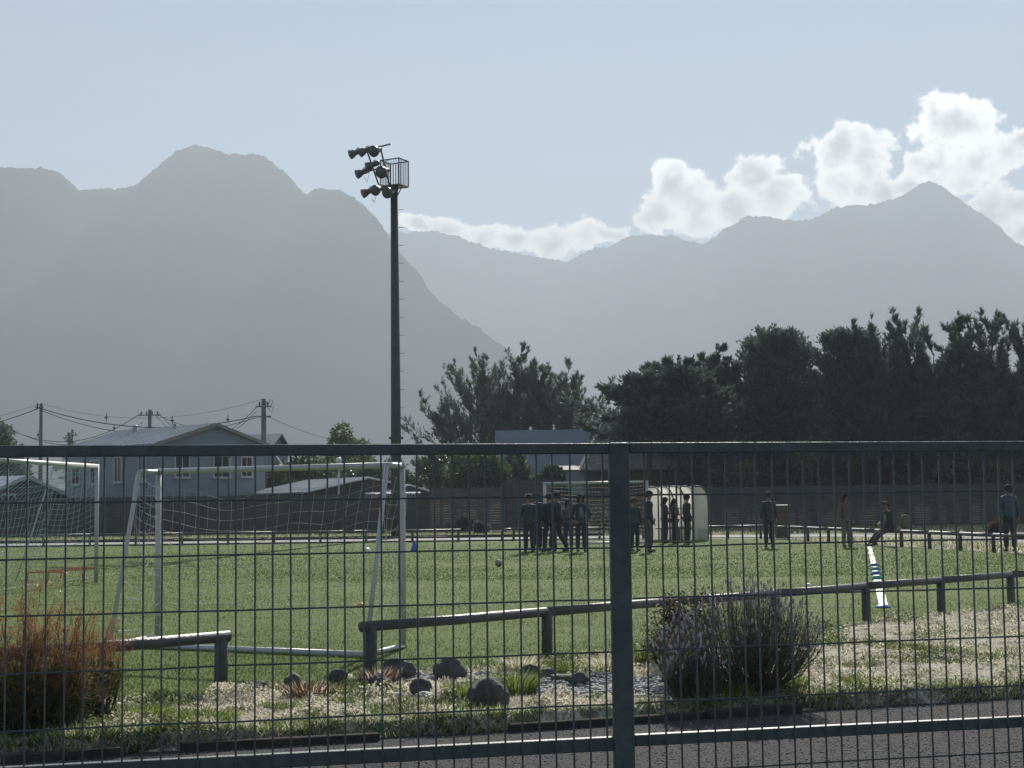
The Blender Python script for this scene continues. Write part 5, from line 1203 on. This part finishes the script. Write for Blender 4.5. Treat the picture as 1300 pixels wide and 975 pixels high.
person('person in dark padded jacket standing alone between dugout and side railing', 977, 695.5, PI + .05, 1.74, (.035, .045, .06), (.03, .04, .055), pose='stand', hair=(.08, .06, .05))
person('person in brown top and pale trousers standing before the side railing', 1075, 694.5, .35, 1.66, (.13, .085, .075), (.15, .13, .13), pose='stand', longhair=True)
ql = q0 + (q1 - q0) * .40
d = ray(1131, 672); s_ = (q0.x * (q1.y - q0.y) - q0.y * (q1.x - q0.x)) / (d.x * (q1.y - q0.y) - d.y * (q1.x - q0.x)); pr = Vector((d.x * s_, d.y * s_, 0))
person('boy in dark top half sitting on the side railing with legs stretched out', 0, 0, -1.25, 1.66, (.035, .035, .04), (.05, .055, .07), pose='lean', shirt=(.2, .21, .22), loc=(pr.x - .08, pr.y - .05, 0), cap=(.05, .05, .06))
bp = thing('backpack', 'olive backpack resting on the side railing behind the leaning boy', 'backpack', (pr.x + .42, pr.y - .2, .53)); M_ol = cloth((.14, .15, .07))
bmq = bmesh.new(); bmesh.ops.create_uvsphere(bmq, u_segments=14, v_segments=10, radius=1)
for v in bmq.verts: v.co = Vector((abs(v.co.x) ** .7 * (1 if v.co.x > 0 else -1) * .16, abs(v.co.y) ** .7 * (1 if v.co.y > 0 else -1) * .12, abs(v.co.z) ** .75 * (1 if v.co.z > 0 else -1) * .24 + .24))
me = bpy.data.meshes.new('bag_body'); bmq.to_mesh(me); bmq.free(); me.materials.append(M_ol); me.polygons.foreach_set('use_smooth', [True] * len(me.polygons)); link(bpy.data.objects.new('bag_body', me), bp)
MB().box((0, -.13, .17), (.20, .06, .18), None, .02).build('pocket', M_ol, bp)
for s in (-1, 1): MB().tube([(s * .08, .10, .44), (s * .09, .17, .34), (s * .09, .16, .16), (s * .08, .10, .06)], .016, 6).build('strap', M_ol, bp, True)
person('person in blue jacket standing where the side railing ends', 1283, 700.5, PI - .1, 1.82, (.06, .085, .13), (.03, .04, .06), pose='stand', hood=True)

# bake the grown figures into plain meshes
dg = bpy.context.evaluated_depsgraph_get(); dg.update()
new = [(o, par, bpy.data.meshes.new_from_object(o.evaluated_get(dg))) for o, par in SK]
for o, par, me in new:
    nm = o.name.split('.')[0]; o.modifiers.clear(); o.data = me; me.name = nm; o.parent = par
    if len(me.polygons): me.polygons.foreach_set('use_smooth', [True] * len(me.polygons))

# ------------------------------------------------------------------ haze: one box of even air round everything
HAZE_D, HAZE_G = 5.2e-4, 0.15
HZ = 760.0
hz = MB().box((0, 400, (HZ - 1.5) / 2), (6800, 7600, HZ + 1.5)).build('haze', None)
hz.data.materials.clear(); M = bpy.data.materials.new('haze_air'); M.use_nodes = True; nt = M.node_tree; nt.nodes.clear()
vo = nt.nodes.new('ShaderNodeVolumePrincipled'); vo.inputs['Color'].default_value = (0.78, 0.88, 1.0, 1); vo.inputs['Density'].default_value = HAZE_D; vo.inputs['Anisotropy'].default_value = HAZE_G
mo = nt.nodes.new('ShaderNodeOutputMaterial'); nt.links.new(vo.outputs[0], mo.inputs['Volume']); hz.data.materials.append(M); hz.display_type = 'WIRE'
tag(hz, kind='stuff'); hz['label'] = 'pale morning haze filling the valley air'; hz['category'] = 'haze'
